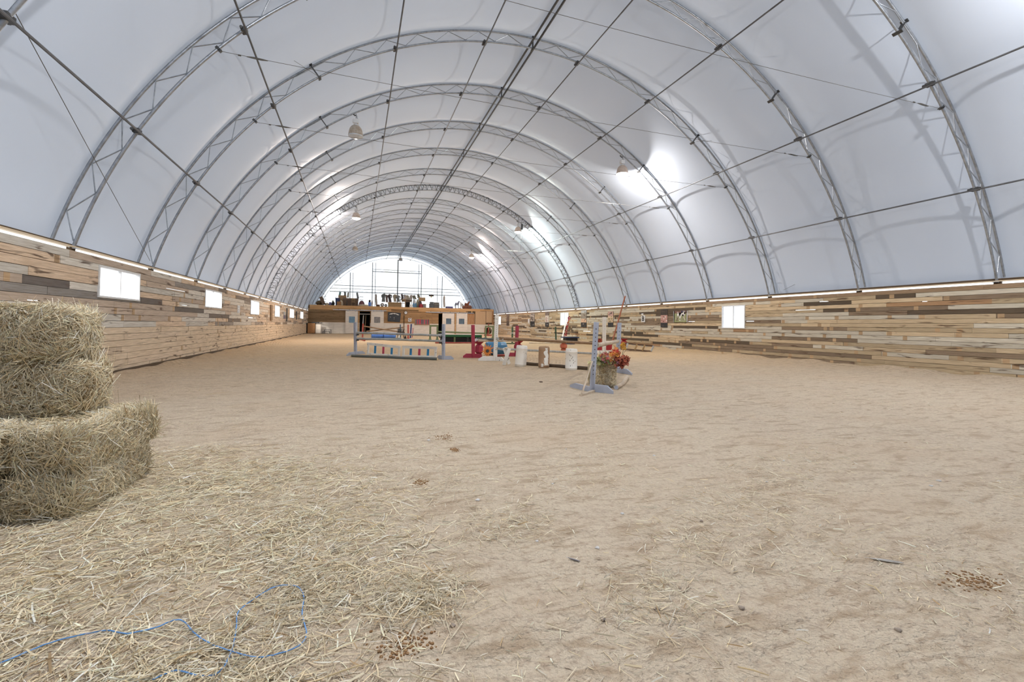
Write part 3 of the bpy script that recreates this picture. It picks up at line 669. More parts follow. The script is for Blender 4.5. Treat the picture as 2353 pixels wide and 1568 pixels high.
def letter_sign(px, ax, plane_v, ch, label, out):
    """out: unit vector out of the wall"""
    P = [on(px[0], px[1], ax, plane_v), on(px[2], px[3], ax, plane_v)]
    c = (P[0]+P[1])/2; w = abs(P[1][1-ax]-P[0][1-ax]); h_ = abs(P[0].z-P[1].z)
    rt = thing('letter_sign', label, 'sign', c); d = [.02, .02, h_]; d[1-ax] = w
    MB().box(c+Vector(out)*.01, d).build('board', mWhiteF, rt, bevel=.004)
    cu_ = bpy.data.curves.new('letter', 'FONT'); cu_.body = ch; cu_.size = h_*.95; cu_.align_x = 'CENTER'; cu_.align_y = 'CENTER'; cu_.extrude = .004; cu_.offset = .012
    tmp = bpy.data.objects.new('letter', cu_); COL.objects.link(tmp); bpy.context.view_layer.update()
    me = bpy.data.meshes.new_from_object(tmp.evaluated_get(bpy.context.evaluated_depsgraph_get())); bpy.data.objects.remove(tmp)
    me.materials.clear(); me.materials.append(mBlk); o = bpy.data.objects.new('letter', me); COL.objects.link(o); o.parent = rt
    o.location = Vector(out)*.026
    o.rotation_euler = (PI/2, 0, 0) if ax == 1 else (PI/2, 0, -PI/2)
    return rt
letter_sign((938, 731.3, 945.4, 739.5), 1, YE-.08, 'C', 'small white sign with the letter C on the loft front', (0, -1, 0))
a = lr(952.3, 733.9, 987.5, 746.6, YE-.08); gb = thing('display_board', 'long framed board of coloured ribbons under the loft', 'board', (a[0], YE-.1, a[1]))
q = MB(); t = .08; slab((a[0], a[1], a[2], a[1]+t), YE-.14, YE-.06, q); slab((a[0], a[3]-t*.5, a[2], a[3]), YE-.12, YE-.06, q); slab((a[0], a[1], a[0]+t, a[3]), YE-.12, YE-.06, q); slab((a[2]-t, a[1], a[2], a[3]), YE-.12, YE-.06, q); q.build('frame', mPly, gb)
cs = [S(120, 108, 112), S(92, 100, 112), S(96, 112, 112), S(206, 84, 104), S(190, 70, 92), S(112, 120, 140), S(130, 116, 108), S(118, 104, 100), S(150, 120, 130), S(120, 80, 96)]
n = 14
for i in range(n):
    x0 = a[0]+t+(a[2]-a[0]-2*t)*i/n; x1 = a[0]+t+(a[2]-a[0]-2*t)*(i+.9)/n
    c = cs[(3 if i in (4, 5) else i*7) % len(cs)] if i not in (4, 5) else cs[3+(i-4)]
    slab((x0, a[1]+t, x1, a[3]-.06), YE-.10, YE-.07, None, c).build('ribbon', mPrint, gb, attr=True)
# corner cupboard, black gap, step rack
def gbox(x0, yt, x1, yb, depth, base=None):   # upright box whose front face stands at ground row yb
    c = Gd((x0+x1)/2, yb); D = dep(c); a = at(x0, yb, D); b = at(x1, yb, D); zt_ = at((x0+x1)/2, yt, D).z; return a.x, b.x, c.y, zt_
x0, x1, y, z = gbox(706, 741, 727, 769.5, .6)
y = YE-2.0
a = on(706.5, 768, 1, y); b = on(724, 743, 1, y); cb = thing('cupboard', 'chipboard cupboard in the far left corner', 'cupboard', ((a.x+b.x)/2, y, 0))
MB().b2((a.x, y, .08), (b.x, y+.06, b.z)).build('door', mOsb2, cb); MB().b2((a.x-.45, y+.06, .0), (a.x+.0, y+1.2, b.z)).build('side', mBlack, cb); MB().b2((a.x, y+.06, .05), (b.x+.05, y+1.2, b.z-.02)).build('carcass', mBack, cb)
MB().b2((b.x+.06, y+.2, .05), (b.x+.7, y+.3, b.z-.15)).build('door', mWash, cb)
tag(MB().box((a.x+.9, y+.5, b.z+.08), (1.0, .5, .14)).box((a.x+1.6, y+.5, b.z+.04), (.3, .3, .08)).build('tarp', mBlk, loc=(a.x+.9, y+.5, b.z), bevel=.03), 'black folded tarp on top of the corner cupboard', 'tarp')
yb = YE-1.0; st = thing('step_rack', 'small black metal stepped rack against the whitewashed wall', 'rack', (-4.4, yb, 0))
def fpost(x, yy): return on(x, yy, 1, yb)
for nm, (xa, xb, yt) in (('tier', (738.5, 753.5, 766.5)), ('tier', (742, 757, 762)), ('tier', (745.5, 760.5, 758))):
    a = fpost(xa, yt); b = fpost(xb, yt); q = MB(); q.bar((a.x, yb, a.z), (b.x, yb, a.z), .05, .05)
    for xx in (a.x, b.x): q.bar((xx, yb, 0), (xx, yb, a.z), .05, .05); q.bar((xx, yb+.5, 0), (xx, yb+.5, a.z), .05, .05); q.bar((xx, yb, a.z), (xx, yb+.5, a.z), .05, .05)
    q.build('tier', mBlk, st)
# ================================================================== FAR GABLE FRAME
yg = YF-.15
def gpt(x, y): return on(x, y, 1, yg)
def truss_line(a, b, off, label, n, name='gable_truss'):
    a, b = Vector(a), Vector(b); rt = thing(name, label, 'truss', a, 'gable trusses'); q = MB(); q.tube([a, b], .06, 6); q.build('chord', mDark, rt); MB().tube([a+off, b+off], .04, 6).build('chord', mDark, rt)
    pts = []
    for i in range(n+1): pts.append(a+(b-a)*i/n+(off if i % 2 else Vector()))
    MB().tube(pts, .018, 4).build('web_rod', mDark, rt)
def zc(x, extra=.3):  return CZ+math.sqrt((RI-extra)**2-(x-CX)**2)
for (xx, lb, dx) in ((804.5, 'outer left', .45), (855.5, 'inner left', .5), (968, 'inner right', -.5), (1016, 'outer right', -.9)):
    X = gpt(xx, 660).x; truss_line((X, yg, ZL), (X, yg, zc(X)), Vector((dx, 0, 0)), 'upright steel truss of the bright gable, '+lb, 30)
X = gpt(914, 640).x; rt = thing('gable_post', 'single centre post of the bright gable', 'post', (X, yg, ZL), None); MB().tube([(X, yg, ZL), (X, yg, zc(X))], .09, 6).build('pipe', mDark, rt)
zl = gpt(880, 674).z; zu = gpt(912, 627).z; hw = math.sqrt((RI-.2)**2-(zl-CZ)**2)
truss_line((CX-hw, yg-.1, zl), (CX+hw, yg-.1, zl), Vector((0, 0, .55)), 'level steel truss low across the bright gable', 60)
xa = gpt(857, 627).x; xb = gpt(967, 627).x; truss_line((xa, yg-.1, zu), (xb, yg-.1, zu), Vector((0, 0, .4)), 'short level truss high on the bright gable', 22)
for i, yy in enumerate((604, 612, 620, 636, 643, 650, 661)):
    z = gpt(914, yy).z; hw = math.sqrt((RI-.1)**2-(z-CZ)**2)
    tag(MB().tube([(CX-hw, yg+.12, z), (CX+hw, yg+.12, z)], .010 if yy != 661 else .05, 5).build('gable_girt', mCable if yy != 661 else mDark, loc=(CX-hw, yg+.12, z)), 'thin level girt across the bright gable, %s from the top' % ORD[i+1], 'girt', 'gable girts')
# ================================================================== THINGS ON THE LOFT
mCloth = {n: mat('cloth_'+n, c, .9, 0, None, 5, .5) for n, c in dict(beige=S(222, 204, 188), grey=S(146, 146, 140), brown=S(164, 136, 124), dark=S(104, 90, 86), green=S(156, 190, 182), olive=S(160, 152, 128), sand=S(214, 198, 170)).items()}
mWoodD = mat('dark_walnut', S(112, 86, 64), .6, 0, S(60, 44, 32), 4, .6, 0, None, (1, 1, 5)); mWoodM = mat('mid_wood', S(176, 144, 100), .7, 0, S(110, 84, 52), 4, .6, 0, None, (1, 1, 5)); mCard = mat('cardboard', S(182, 150, 112), .9, 0, S(160, 128, 92), 4, .4)
def garment(px, yt, yb_, hw_, cl, label, Y=YE+8.0):
    a = on(px, yt, 1, Y); b = on(px, yb_, 1, Y); w = (on(px+hw_, yt, 1, Y).x-a.x); H_ = a.z-b.z
    rt = thing('garment', label, 'garment', (a.x, Y, b.z), 'clothes hung along the loft')
    R_ = random.Random(int(px*7)); n = 8; q = MB(); prev = None; vs = []; fs = []; m_ = 14
    for i in range(n+1):
        t = i/n; wd = w*(.35 if i == 0 else 1.0 if t < .3 else .8+.25*t)*(1+R_.uniform(-.1, .1)); sh = w*.35*math.sin(t*3+px)
        for k in range(m_):
            an = 2*PI*k/m_; fold = 1+.22*math.sin(3*an+t*2); vs.append((a.x+sh+wd*math.cos(an)*fold, Y+.18*math.sin(an)*fold, a.z-H_*t))
    for i in range(n):
        for k in range(m_): fs.append((i*m_+k, i*m_+(k+1) % m_, (i+1)*m_+(k+1) % m_, (i+1)*m_+k))
    fs += [tuple(range(m_)), tuple(n*m_+k for k in range(m_))]
    q.add(vs, fs, None, True); q.build('cloth', mCloth[cl], rt)
    if w > .2 and H_ > .8:
        s_ = MB(); 
        for e in (-1, 1): s_.tube([(a.x+e*w*.7, Y-.05, a.z-.12), (a.x+e*w*1.35, Y-.1, a.z-.3), (a.x+e*w*1.2, Y-.1, a.z-H_*.5)], [.1, .09, .07], 6)
        s_.build('sleeve', mCloth[cl], rt)
    q = MB(); q.tube([(a.x, Y, a.z-.02), (a.x, Y, a.z+.12), (a.x+.05, Y, a.z+.16)], .012, 4); q.build('hanger', mDark, rt)
Yg = YE+8.0; zr = on(900, 676, 1, Yg).z+.18
rl = thing('clothes_line', 'wire line holding the row of clothes over the loft', 'line', (on(770, 672, 1, Yg).x, Yg, zr)); MB().tube([(on(770, 672, 1, Yg).x, Yg, zr+.1), (on(965, 672, 1, Yg).x, Yg, zr-.05)], .012, 4).build('wire', mCable, rl)
GL = [(781, 670.6, 681, 2.4, 'green', 'pale green cloth hanging above the cardboard sheet'), (792, 671, 681, 2.6, 'grey', 'dark grey cloth hanging right of the green one'), (800, 672, 684, 2.0, 'olive', 'olive cloth hanging against the left gable post'),
      (821.5, 672.6, 686, 2.4, 'grey', 'grey hooded garment hanging above the trunk'), (864.8, 676, 701, 2.2, 'beige', 'long beige shirt hanging alone left of the row'), (882, 675, 694, 3.6, 'grey', 'dark grey coat, the widest in the left of the row'),
      (889.3, 677.5, 695, 2.6, 'brown', 'brown jacket hanging right of the grey coat'), (896, 676, 694.5, 3.0, 'dark', 'dark brown coat hanging third in the row'), (908, 676.5, 694, 3.2, 'sand', 'sandy coat hanging left of the centre post'),
      (915, 678.6, 694, 3.0, 'grey', 'charcoal coat hanging right of the centre post'), (923.5, 676.3, 688, 2.6, 'dark', 'black topped garment hanging above the sewing table'), (930, 677.5, 688.5, 3.4, 'beige', 'beige garment above the sewing table'),
      (936, 678.6, 688.5, 3.2, 'sand', 'pale draped garment above the sewing table'), (944.4, 678, 688.5, 3.2, 'beige', 'grey-beige garment right of the pale draped one'), (952.5, 679, 688, 3.6, 'olive', 'olive garment above the white bags'), (961, 677, 685, 2.8, 'olive', 'small olive garment last in the row')]
for g_ in GL: garment(*g_)
def litem(x0, yt, x1, Y, yb_=None):
    z0 = ZL if yb_ is None else on((x0+x1)/2, yb_, 1, Y).z
    return on(x0, yt, 1, Y).x, on(x1, yt, 1, Y).x, z0, on((x0+x1)/2, yt, 1, Y).z
def lbox(name, x0, yt, x1, m, label, cat, Y=YE+1.2, d=.6, yb_=None, bev=.03, lid=None, group=None):
    a, b, z0, z1 = litem(x0, yt, x1, Y, yb_); z0 = max(z0, ZL)
    rt = thing(name, label, cat, ((a+b)/2, Y, z0), group); h_ = z1-z0
    if lid: MB().b2((a, Y, z0), (b, Y+d, z1-h_*.25)).build('body', m, rt, bevel=bev); MB().b2((a-.03, Y-.03, z1-h_*.24), (b+.03, Y+d, z1)).build('lid', lid, rt, bevel=bev)
    else: MB().b2((a, Y, z0), (b, Y+d, z1)).build('body', m, rt, bevel=bev); MB().b2((a+.02, Y-.012, z0+h_*.45), (b-.02, Y, z0+h_*.55)).build('band', m, rt)
    return rt
def lumpy(name, x0, yt, x1, m, label, cat, Y=YE+1.2, d=.7, seed=1, yb_=None):
    a, b, z0, z1 = litem(x0, yt, x1, Y, yb_); z0 = max(z0, ZL); bm = bmesh.new(); bmesh.ops.create_icosphere(bm, subdivisions=3, radius=1); R_ = random.Random(seed); ph = [R_.uniform(0, 6) for _ in range(6)]
    vs = []
    for v in bm.verts:
        c = v.co; k = 1+.13*math.sin(4*c.x+ph[0])+.12*math.sin(5*c.y+ph[1])*math.cos(4*c.z+ph[2])+.06*math.sin(9*c.x+8*c.z+ph[3])
        vs.append(((a+b)/2+c.x*k*(b-a)/2, Y+d/2+c.y*k*d/2, z0+max(0, (c.z*k*.5+.42))*(z1-z0)*1.05))
    fs = [tuple(v.index for v in f.verts) for f in bm.faces]; bm.free()
    return tag(MB().add(vs, fs, None, True).build(name, m, loc=((a+b)/2, Y, z0)), label, cat)
lumpy('tarp', 724, 691, 743, mat('brown_tarp', S(120, 96, 62), .9, 0, S(66, 50, 34), 6, .8), 'crumpled brown tarp heap at the left end of the loft', 'tarp', seed=3)
a = on(737, 682, 1, YE+1.0); b = on(744.5, 699, 1, YE+1.0); tag(MB().bar((b.x, YE+1.0, ZL+.08), (a.x, YE+1.2, a.z), .07, .45, (1, 0, 0)).build('board', mWoodD, loc=(b.x, YE+1, ZL)), 'dark board leaning at the left end of the loft', 'board')
Y = YE+1.5; sh = thing('shelf_rack', 'small white rack with three dark tiers beside the leaning board', 'rack', (on(746, 690, 1, Y).x, Y, ZL))
for yy in (681.5, 687, 692.5): a = on(743.3, yy, 1, Y); b = on(749.3, yy, 1, Y); MB().b2((a.x, Y, a.z-.04), (b.x, Y+.4, a.z)).build('shelf', mDark, sh)
a = on(743.5, 681, 1, Y); b = on(749, 681, 1, Y)
for xx in (a.x+.03, b.x-.03): MB().b2((xx-.015, Y+.2, ZL), (xx+.015, Y+.23, a.z)).build('upright', mWhiteF, sh)
lumpy('cloth_pile', 744, 696, 757, mCloth['sand'], 'low grey cloth pile behind the left of the header beam', 'cloth', seed=8)
lbox('storage_box', 756, 694.6, 761.5, mat('violet_plastic', S(112, 112, 160), .5), 'small violet plastic box among the loft clutter', 'box', d=.4)
lumpy('helmet', 761, 694, 769, mBlk, 'black rounded helmet beside the violet box', 'helmet', seed=4, d=.4)
lumpy('stuffed_sack', 761.5, 690, 769, mCloth['sand'], 'tan stuffed sack behind the blue bucket', 'sack', Y=YE+2.0, seed=9)
Y = YE+1.7; a, b, z0, z1 = litem(770.3, 685, 781, Y); bk = thing('bucket', 'large navy bucket with a raised wire handle', 'bucket', ((a+b)/2, Y, ZL)); r_ = (b-a)/2; c = ((a+b)/2, Y, ZL)
MB().lathe([(r_*.8, 0), (r_*.95, z1-ZL-.06), (r_*1.06, z1-ZL-.05), (r_*1.06, z1-ZL), (r_*.9, z1-ZL), (r_*.75, .1)], c, 20).build('body', mat('navy_plastic', S(48, 62, 104), .4), bk)
MB().tube([(c[0]+r_*math.cos(t*PI/10), Y, z1-.04+r_*.95*math.sin(t*PI/10)) for t in range(11)], .02, 5).build('handle', mDark, bk)
Y = YE+2.6; a, b, z0, z1 = litem(777.5, 679, 796.5, Y); tag(MB().b2((a, Y, ZL), (b, Y+.05, z1)).b2((a, Y-.02, (z1+ZL)/2), (b, Y, (z1+ZL)/2+.03)).build('cardboard_sheet', mCard, loc=((a+b)/2, Y, ZL)), 'tan cardboard sheet standing behind the blue bucket', 'cardboard')
lbox('storage_box', 774, 693, 784, mOsb2, 'low orange wooden crate in front of the blue bucket', 'crate', Y=YE+.7, d=.5); lumpy('straw_bundle', 781, 690, 788, mCloth['sand'], 'pale straw bundle against the trunk', 'bundle', Y=YE+1.1, seed=5)
Y = YE+1.5; a, b, z0, z1 = litem(788.5, 685, 823.5, Y); tr_ = thing('trunk', 'big dark wooden trunk on the left of the loft', 'trunk', ((a+b)/2, Y, ZL)); zm = ZL+(z1-ZL)*.68
MB().b2((a, Y, ZL), (b, Y+1.0, zm)).build('body', mWoodD, tr_, bevel=.02)
vs = []; n = 10
for xx in (a-.03, b+.03):
    for i in range(n+1): t = PI*i/n; vs.append((xx, Y+.5-.53*math.cos(t), zm+(z1-zm)*math.sin(t)))
MB().add(vs, [(i, i+1, n+2+i, n+1+i) for i in range(n)]+[tuple(range(n+1)), tuple(range(n+1, 2*n+2))]+[(0, n, 2*n+1, n+1)], None, True).build('lid', mWoodD, tr_)
for t in (.25, .75): x = a+(b-a)*t; MB().b2((x-.05, Y-.03, ZL), (x+.05, Y, zm)).build('strap', mBlk, tr_)
def chair(px, ytop, Y, label, m):
    c = on(px, 700, 1, Y); zt_ = on(px, ytop, 1, Y).z; H_ = zt_-ZL; rt = thing('chair', label, 'chair', (c.x, Y, ZL)); w = .24
    MB().b2((c.x-w, Y, ZL+H_*.46), (c.x+w, Y+.42, ZL+H_*.51)).build('seat', m, rt, bevel=.01)
    for dx in (-w+.03, w-.03):
        MB().bar((c.x+dx, Y+.03, ZL), (c.x+dx, Y+.03, ZL+H_*.46), .04, .04).build('leg', m, rt); MB().bar((c.x+dx, Y+.39, ZL), (c.x+dx, Y+.42, zt_), .04, .04).build('leg', m, rt)
    q = MB(); q.b2((c.x-w, Y+.40, zt_-.14), (c.x+w, Y+.43, zt_))
    for i in range(4): q.b2((c.x-w+.08+i*.1, Y+.405, ZL+H_*.5), (c.x-w+.11+i*.1, Y+.425, zt_-.1))
    q.build('backrest', m, rt)
chair(811.5, 685.5, YE+.8, 'wooden chair standing in front of the dark trunk', mWoodM)
Y = YE+2.4; sh = thing('shelf_rack', 'dark three-tier rack standing right of the trunk', 'rack', (on(830, 690, 1, Y).x, Y, ZL))
for yy in (682, 689, 694): a = on(825.8, yy, 1, Y); b = on(834.8, yy, 1, Y); MB().b2((a.x, Y, a.z-.05), (b.x, Y+.4, a.z)).build('shelf', mDark, sh)
a = on(826, 682, 1, Y); b = on(834.6, 682, 1, Y)
for xx in (a.x+.03, b.x-.03): MB().b2((xx-.015, Y+.2, ZL), (xx+.015, Y+.23, a.z)).build('upright', mWhiteF, sh)
def ldome(x0, yt, x1, m, label, cat, name, Y=YE+1.5):
    a, b, z0, z1 = litem(x0, yt, x1, Y); r_ = (b-a)/2; n = 8; rt = thing(name, label, cat, ((a+b)/2, Y, ZL)); MB().lathe([(r_*math.cos(PI/2*i/n)+.001, (z1-ZL)*(.12+.88*math.sin(PI/2*i/n))) for i in range(n+1)], ((a+b)/2, Y, ZL), 20).build('shell', m, rt); MB().lathe([(r_*1.02, 0), (r_*1.04, (z1-ZL)*.12)], ((a+b)/2, Y, ZL), 20).build('rim', m, rt)
ldome(824, 691, 838.5, mat('maroon_plastic', S(120, 72, 74), .5), 'maroon domed tub right of the trunk', 'tub', 'tub'); ldome(962.3, 698, 972.5, mRedD, 'round red tub beside the blue jugs', 'tub', 'tub', YE+.9)
lumpy('folded_blanket', 824, 699.3, 846, mCloth['sand'], 'folded sandy blanket on the beam right of the maroon tub', 'blanket', Y=YE+.5, seed=6)
lbox('storage_box', 846.3, 695, 853, mBlue2, 'small blue box left of the beige shirt', 'box', Y=YE+1.2, d=.4); lumpy('plush_toy', 847.5, 689, 852, mBlk, 'small dark stuffed shape on the blue box', 'toy', Y=YE+1.3, d=.3, yb_=695, seed=2)
lumpy('rolled_cloth', 853.3, 688, 857, mat('pink_cloth', S(192, 168, 158), .9), 'pinkish rolled cloth standing beside the blue box', 'cloth', Y=YE+1.4, d=.4, seed=7)
def wheelobj(px, py, rpx, Y, label, m, hub):
    c = on(px, py, 1, Y); r_ = rpx*dep(c)/FPX; c = Vector((c.x, Y, ZL+r_)); rt = thing('wheel', label, 'wheel', (c.x, Y, ZL), 'wheels on the loft'); MB().lathe([(r_*.55, 0), (r_*.95, 0), (r_, .05), (r_, .2), (r_*.95, .25), (r_*.55, .25), (r_*.55, 0)], c, 22, RX).build('tyre', m, rt); MB().lathe([(r_*.5, .06), (r_*.5, .2), (r_*.15, .24), (.001, .24)], c, 18, RX).build('hub', hub, rt)
wheelobj(878.3, 700, 4.2, YE+1.0, 'grey wheel with a pale hub on the loft', mat('grey_rubber', S(120, 106, 98), .8), mWhiteF); wheelobj(886.5, 701, 3.2, YE+.9, 'small dark wheel right of the grey wheel', mBlk, mWhiteF)
a, b, z0, z1 = litem(864.5, 696.5, 873, YE+1.0); tag(MB().tube([((a+b)/2-(b-a)/2, YE+1.0, ZL+.16), ((a+b)/2+(b-a)/2, YE+1.0, ZL+.16)], .16, 10).tube([(a-.03, YE+1, ZL+.16), (a+.02, YE+1, ZL+.16)], .1, 8).build('rolled_rug', mat('brown_rug', S(110, 82, 68), .9), loc=((a+b)/2, YE+1, ZL)), 'brown rolled rug left of the wheels', 'rug')
lbox('chest', 892.5, 695, 923, mWoodM, 'long wooden chest at the middle of the loft', 'chest', Y=YE+.9, d=.8, lid=mWoodM)
Y = YE+1.4; sw = thing('sewing_table', 'dark wooden sewing table with a cabinet below', 'table', (on(935, 700, 1, Y).x, Y, ZL)); a, b, z0, z1 = litem(919, 688.5, 947.5, Y)
MB().b2((a, Y, z1-.08), (b, Y+.7, z1)).build('tabletop', mWoodD, sw, bevel=.02); MB().b2((a+.3, Y+.05, z1-.32), (b-.05, Y+.65, z1-.09)).build('apron', mWoodD, sw); a2, b2_, _, _ = litem(931.5, 690, 942.5, Y); MB().b2((a2, Y+.02, ZL), (b2_, Y+.6, z1-.32)).build('cabinet', mWoodD, sw, bevel=.02); MB().b2((a2+.08, Y, ZL+.08), (b2_-.08, Y+.02, z1-.4)).build('door', mBlack, sw)
for xx in (a+.08, b-.1): MB().b2((xx-.04, Y+.05, ZL), (xx+.04, Y+.13, z1-.08)).build('leg', mWoodD, sw); 
chair(928.5, 687.5, YE+.6, 'brown chair standing in front of the sewing table', mWoodM)
lbox('storage_box', 941.3, 700, 948.3, mWhiteP, 'small white tub below the sewing table', 'tub', Y=YE+.6, d=.35)
for x0, x1, lb in ((949.2, 952.8, 'left'), (953.5, 957.2, 'right')):
    Y = YE+.7; a, b, z0, z1 = litem(x0, 695.5, x1, Y); r_ = (b-a)/2*.95; h_ = z1-ZL; rt = thing('water_jug', '%s one of two blue jugs with white caps' % lb, 'jug', ((a+b)/2, Y, ZL), 'blue jugs on the loft'); MB().lathe([(r_, 0), (r_, h_*.7), (r_*.6, h_*.84), (r_*.4, h_*.88)], ((a+b)/2, Y, ZL), 16).build('body', mBlue, rt); MB().lathe([(r_*.42, h_*.86), (r_*.42, h_), (.01, h_)], ((a+b)/2, Y, ZL), 12).build('cap', mWhiteF, rt)
lumpy('plastic_bag', 949, 686, 957, mWhiteF, 'white stuffed bag heaped above the blue jugs', 'bag', Y=YE+1.9, seed=12); lumpy('stuffed_sack', 956.5, 688.5, 963.5, mCloth['olive'], 'olive sack right of the white bag', 'sack', Y=YE+1.9, seed=13)
lbox('storage_box', 963, 684, 977.5, mCard, 'tilted cardboard box high on the clutter', 'box', Y=YE+2.2, d=.6, yb_=692); lumpy('clutter_heap', 957, 691, 972, mCloth['dark'], 'dark heap under the tilted cardboard box', 'heap', Y=YE+2.1, d=1.0, seed=14)
lbox('storage_box', 971.5, 698.8, 979.3, mat('dusty_grey', S(150, 144, 134), .8), 'dusty grey box right of the round red tub', 'box', Y=YE+1.0, d=.5)
mBin = mat('grey_bin', S(88, 92, 92), .55)
lbox('storage_bin', 987.3, 698.6, 997, mBin, 'dark grey storage bin, lower left of the stack', 'bin', d=.5, lid=mBin, group='grey storage bins'); lbox('storage_bin', 988.3, 694.2, 996.5, mBin, 'small grey storage bin on top of the left stack', 'bin', d=.4, yb_=698.5, group='grey storage bins')
mBin2 = mat('taupe_bin', S(112, 108, 100), .55); lbox('storage_bin', 997.6, 700, 1009.6, mBin2, 'taupe storage bin, lower right of the stack', 'bin', d=.5, lid=mBin2, group='grey storage bins'); lbox('storage_bin', 997.6, 695.3, 1009.4, mBin2, 'taupe storage bin, upper right of the stack', 'bin', d=.5, yb_=700, lid=mBin2, group='grey storage bins')
garment(1021.3, 680, 706.5, 2.1, 'beige', 'tall beige cloth hanging beside the outer right gable truss', YE+2.5)
a, b, z0, z1 = litem(1025, 704.6, 1042, YE+.8); tag(MB().b2((a, YE+.6, ZL), (b, YE+1.6, ZL+.05)).b2((a+.05, YE+.62, ZL+.05), (b-.1, YE+1.5, z1)).build('folded_mat', mat('violet_mat', S(110, 106, 146), .9), loc=((a+b)/2, YE+.8, ZL), bevel=.02), 'folded violet mat on the right of the loft', 'mat')
Y = YE+4; a = on(986, 677, 1, Y); b = on(996.8, 681.3, 1, Y); hb = thing('hanging_lamp', 'dark box lamp hanging from the low gable truss with a yellow bulb', 'lamp', ((a.x+b.x)/2, Y, b.z)); MB().b2((a.x, Y, b.z), (b.x, Y+.25, a.z)).build('housing', mat('brown_metal', S(58, 40, 30), .6), hb, bevel=.01); MB().lathe([(.01, -.2), (.12, -.15), (.12, -.05), (.06, 0)], ((a.x+b.x)/2, Y+.12, b.z), 10).build('bulb', mat('yellow_bulb', S(240, 226, 150), .3), hb); MB().tube([((a.x+b.x)/2, Y+.12, a.z), ((a.x+b.x)/2, Y+.12, a.z+4)], .012, 4).build('wire', mCable, hb)
def hobby_horse(x0, x1, yt, m, mm, label, s=1, Y=YE+1.0):
    a, b, z0, z1 = litem(x0, yt, x1, Y); L_ = b-a; H_ = z1-ZL; rt = thing('rocking_horse', label, 'rocking horse', ((a+b)/2, Y, ZL), 'toy horses on the loft'); cx_ = (a+b)/2
    xm = lambda t: cx_+s*(t-.5)*L_
    q = MB(); q.tube([(xm(.08), Y, ZL+H_*.58), (xm(.2), Y, ZL+H_*.62), (xm(.45), Y, ZL+H_*.58), (xm(.65), Y, ZL+H_*.62), (xm(.76), Y, ZL+H_*.7)], [H_*.08, H_*.17, H_*.15, H_*.17, H_*.1], 10); q.tube([(xm(.66), Y, ZL+H_*.66), (xm(.78), Y, ZL+H_*.84), (xm(.84), Y, ZL+H_*.93), (xm(1.0), Y, ZL+H_*.82)], [H_*.13, H_*.09, H_*.085, H_*.045], 8); q.build('body', m, rt)
    for t, dy in ((.16, -.1), (.2, .1), (.64, -.1), (.7, .1)): MB().tube([(xm(t), Y+dy, ZL+H_*.55), (xm(t+(-.03 if t < .5 else .03)), Y+dy, ZL+H_*.28), (xm(t+(-.02 if t < .5 else .05)), Y+dy, ZL+.02)], [H_*.07, H_*.045, H_*.04], 6).build('leg', m, rt)
    MB().tube([(xm(.82), Y, ZL+H_*.98), (xm(.74), Y, ZL+H_*.9), (xm(.66), Y, ZL+H_*.74)], [.03, .06, .03], 5).build('mane', mm, rt); MB().tube([(xm(.08), Y, ZL+H_*.62), (xm(0), Y, ZL+H_*.45), (xm(.02), Y, ZL+H_*.2)], [.04, .05, .02], 5).build('tail', mm, rt)
    for dy in (-.12, .12): MB().tube([(xm(-.05+1.1*i/8), Y+dy, ZL+.03+.10*((i-4)/4)**2) for i in range(9)], .025, 5).build('rocker', mRed, rt)
hobby_horse(1045.5, 1056.5, 691.5, mat('grey_plush', S(150, 152, 166), .9), mDark, 'grey toy horse on the right of the loft'); hobby_horse(1057, 1065, 694, mWhiteP, mBlk, 'white toy horse behind the grey one', -1, YE+1.8); hobby_horse(1067, 1080, 692.5, mat('chestnut_plush', S(140, 76, 52), .9), mWoodD, 'chestnut toy horse nearest the right wall')
lumpy('sled_pile', 1064, 701, 1086, mat('rusty_cloth', S(150, 100, 78), .9, 0, S(90, 60, 44), 6, .8), 'rust coloured heap with a sled at the right end of the loft', 'heap', Y=YE+.8, seed=15)
a = lr(1113, 707.2, 1126, 709.4, YE+.6); tag(MB().b2((a[0], YE+.4, ZL), (a[2], YE+.9, ZL+.12)).b2((a[0]+.5, YE+.45, ZL+.12), (a[2]-.3, YE+.7, ZL+.2)).build('toolbox', mDark, loc=(a[0], YE+.4, ZL)), 'low dark toolbox near the right corner of the loft', 'toolbox')

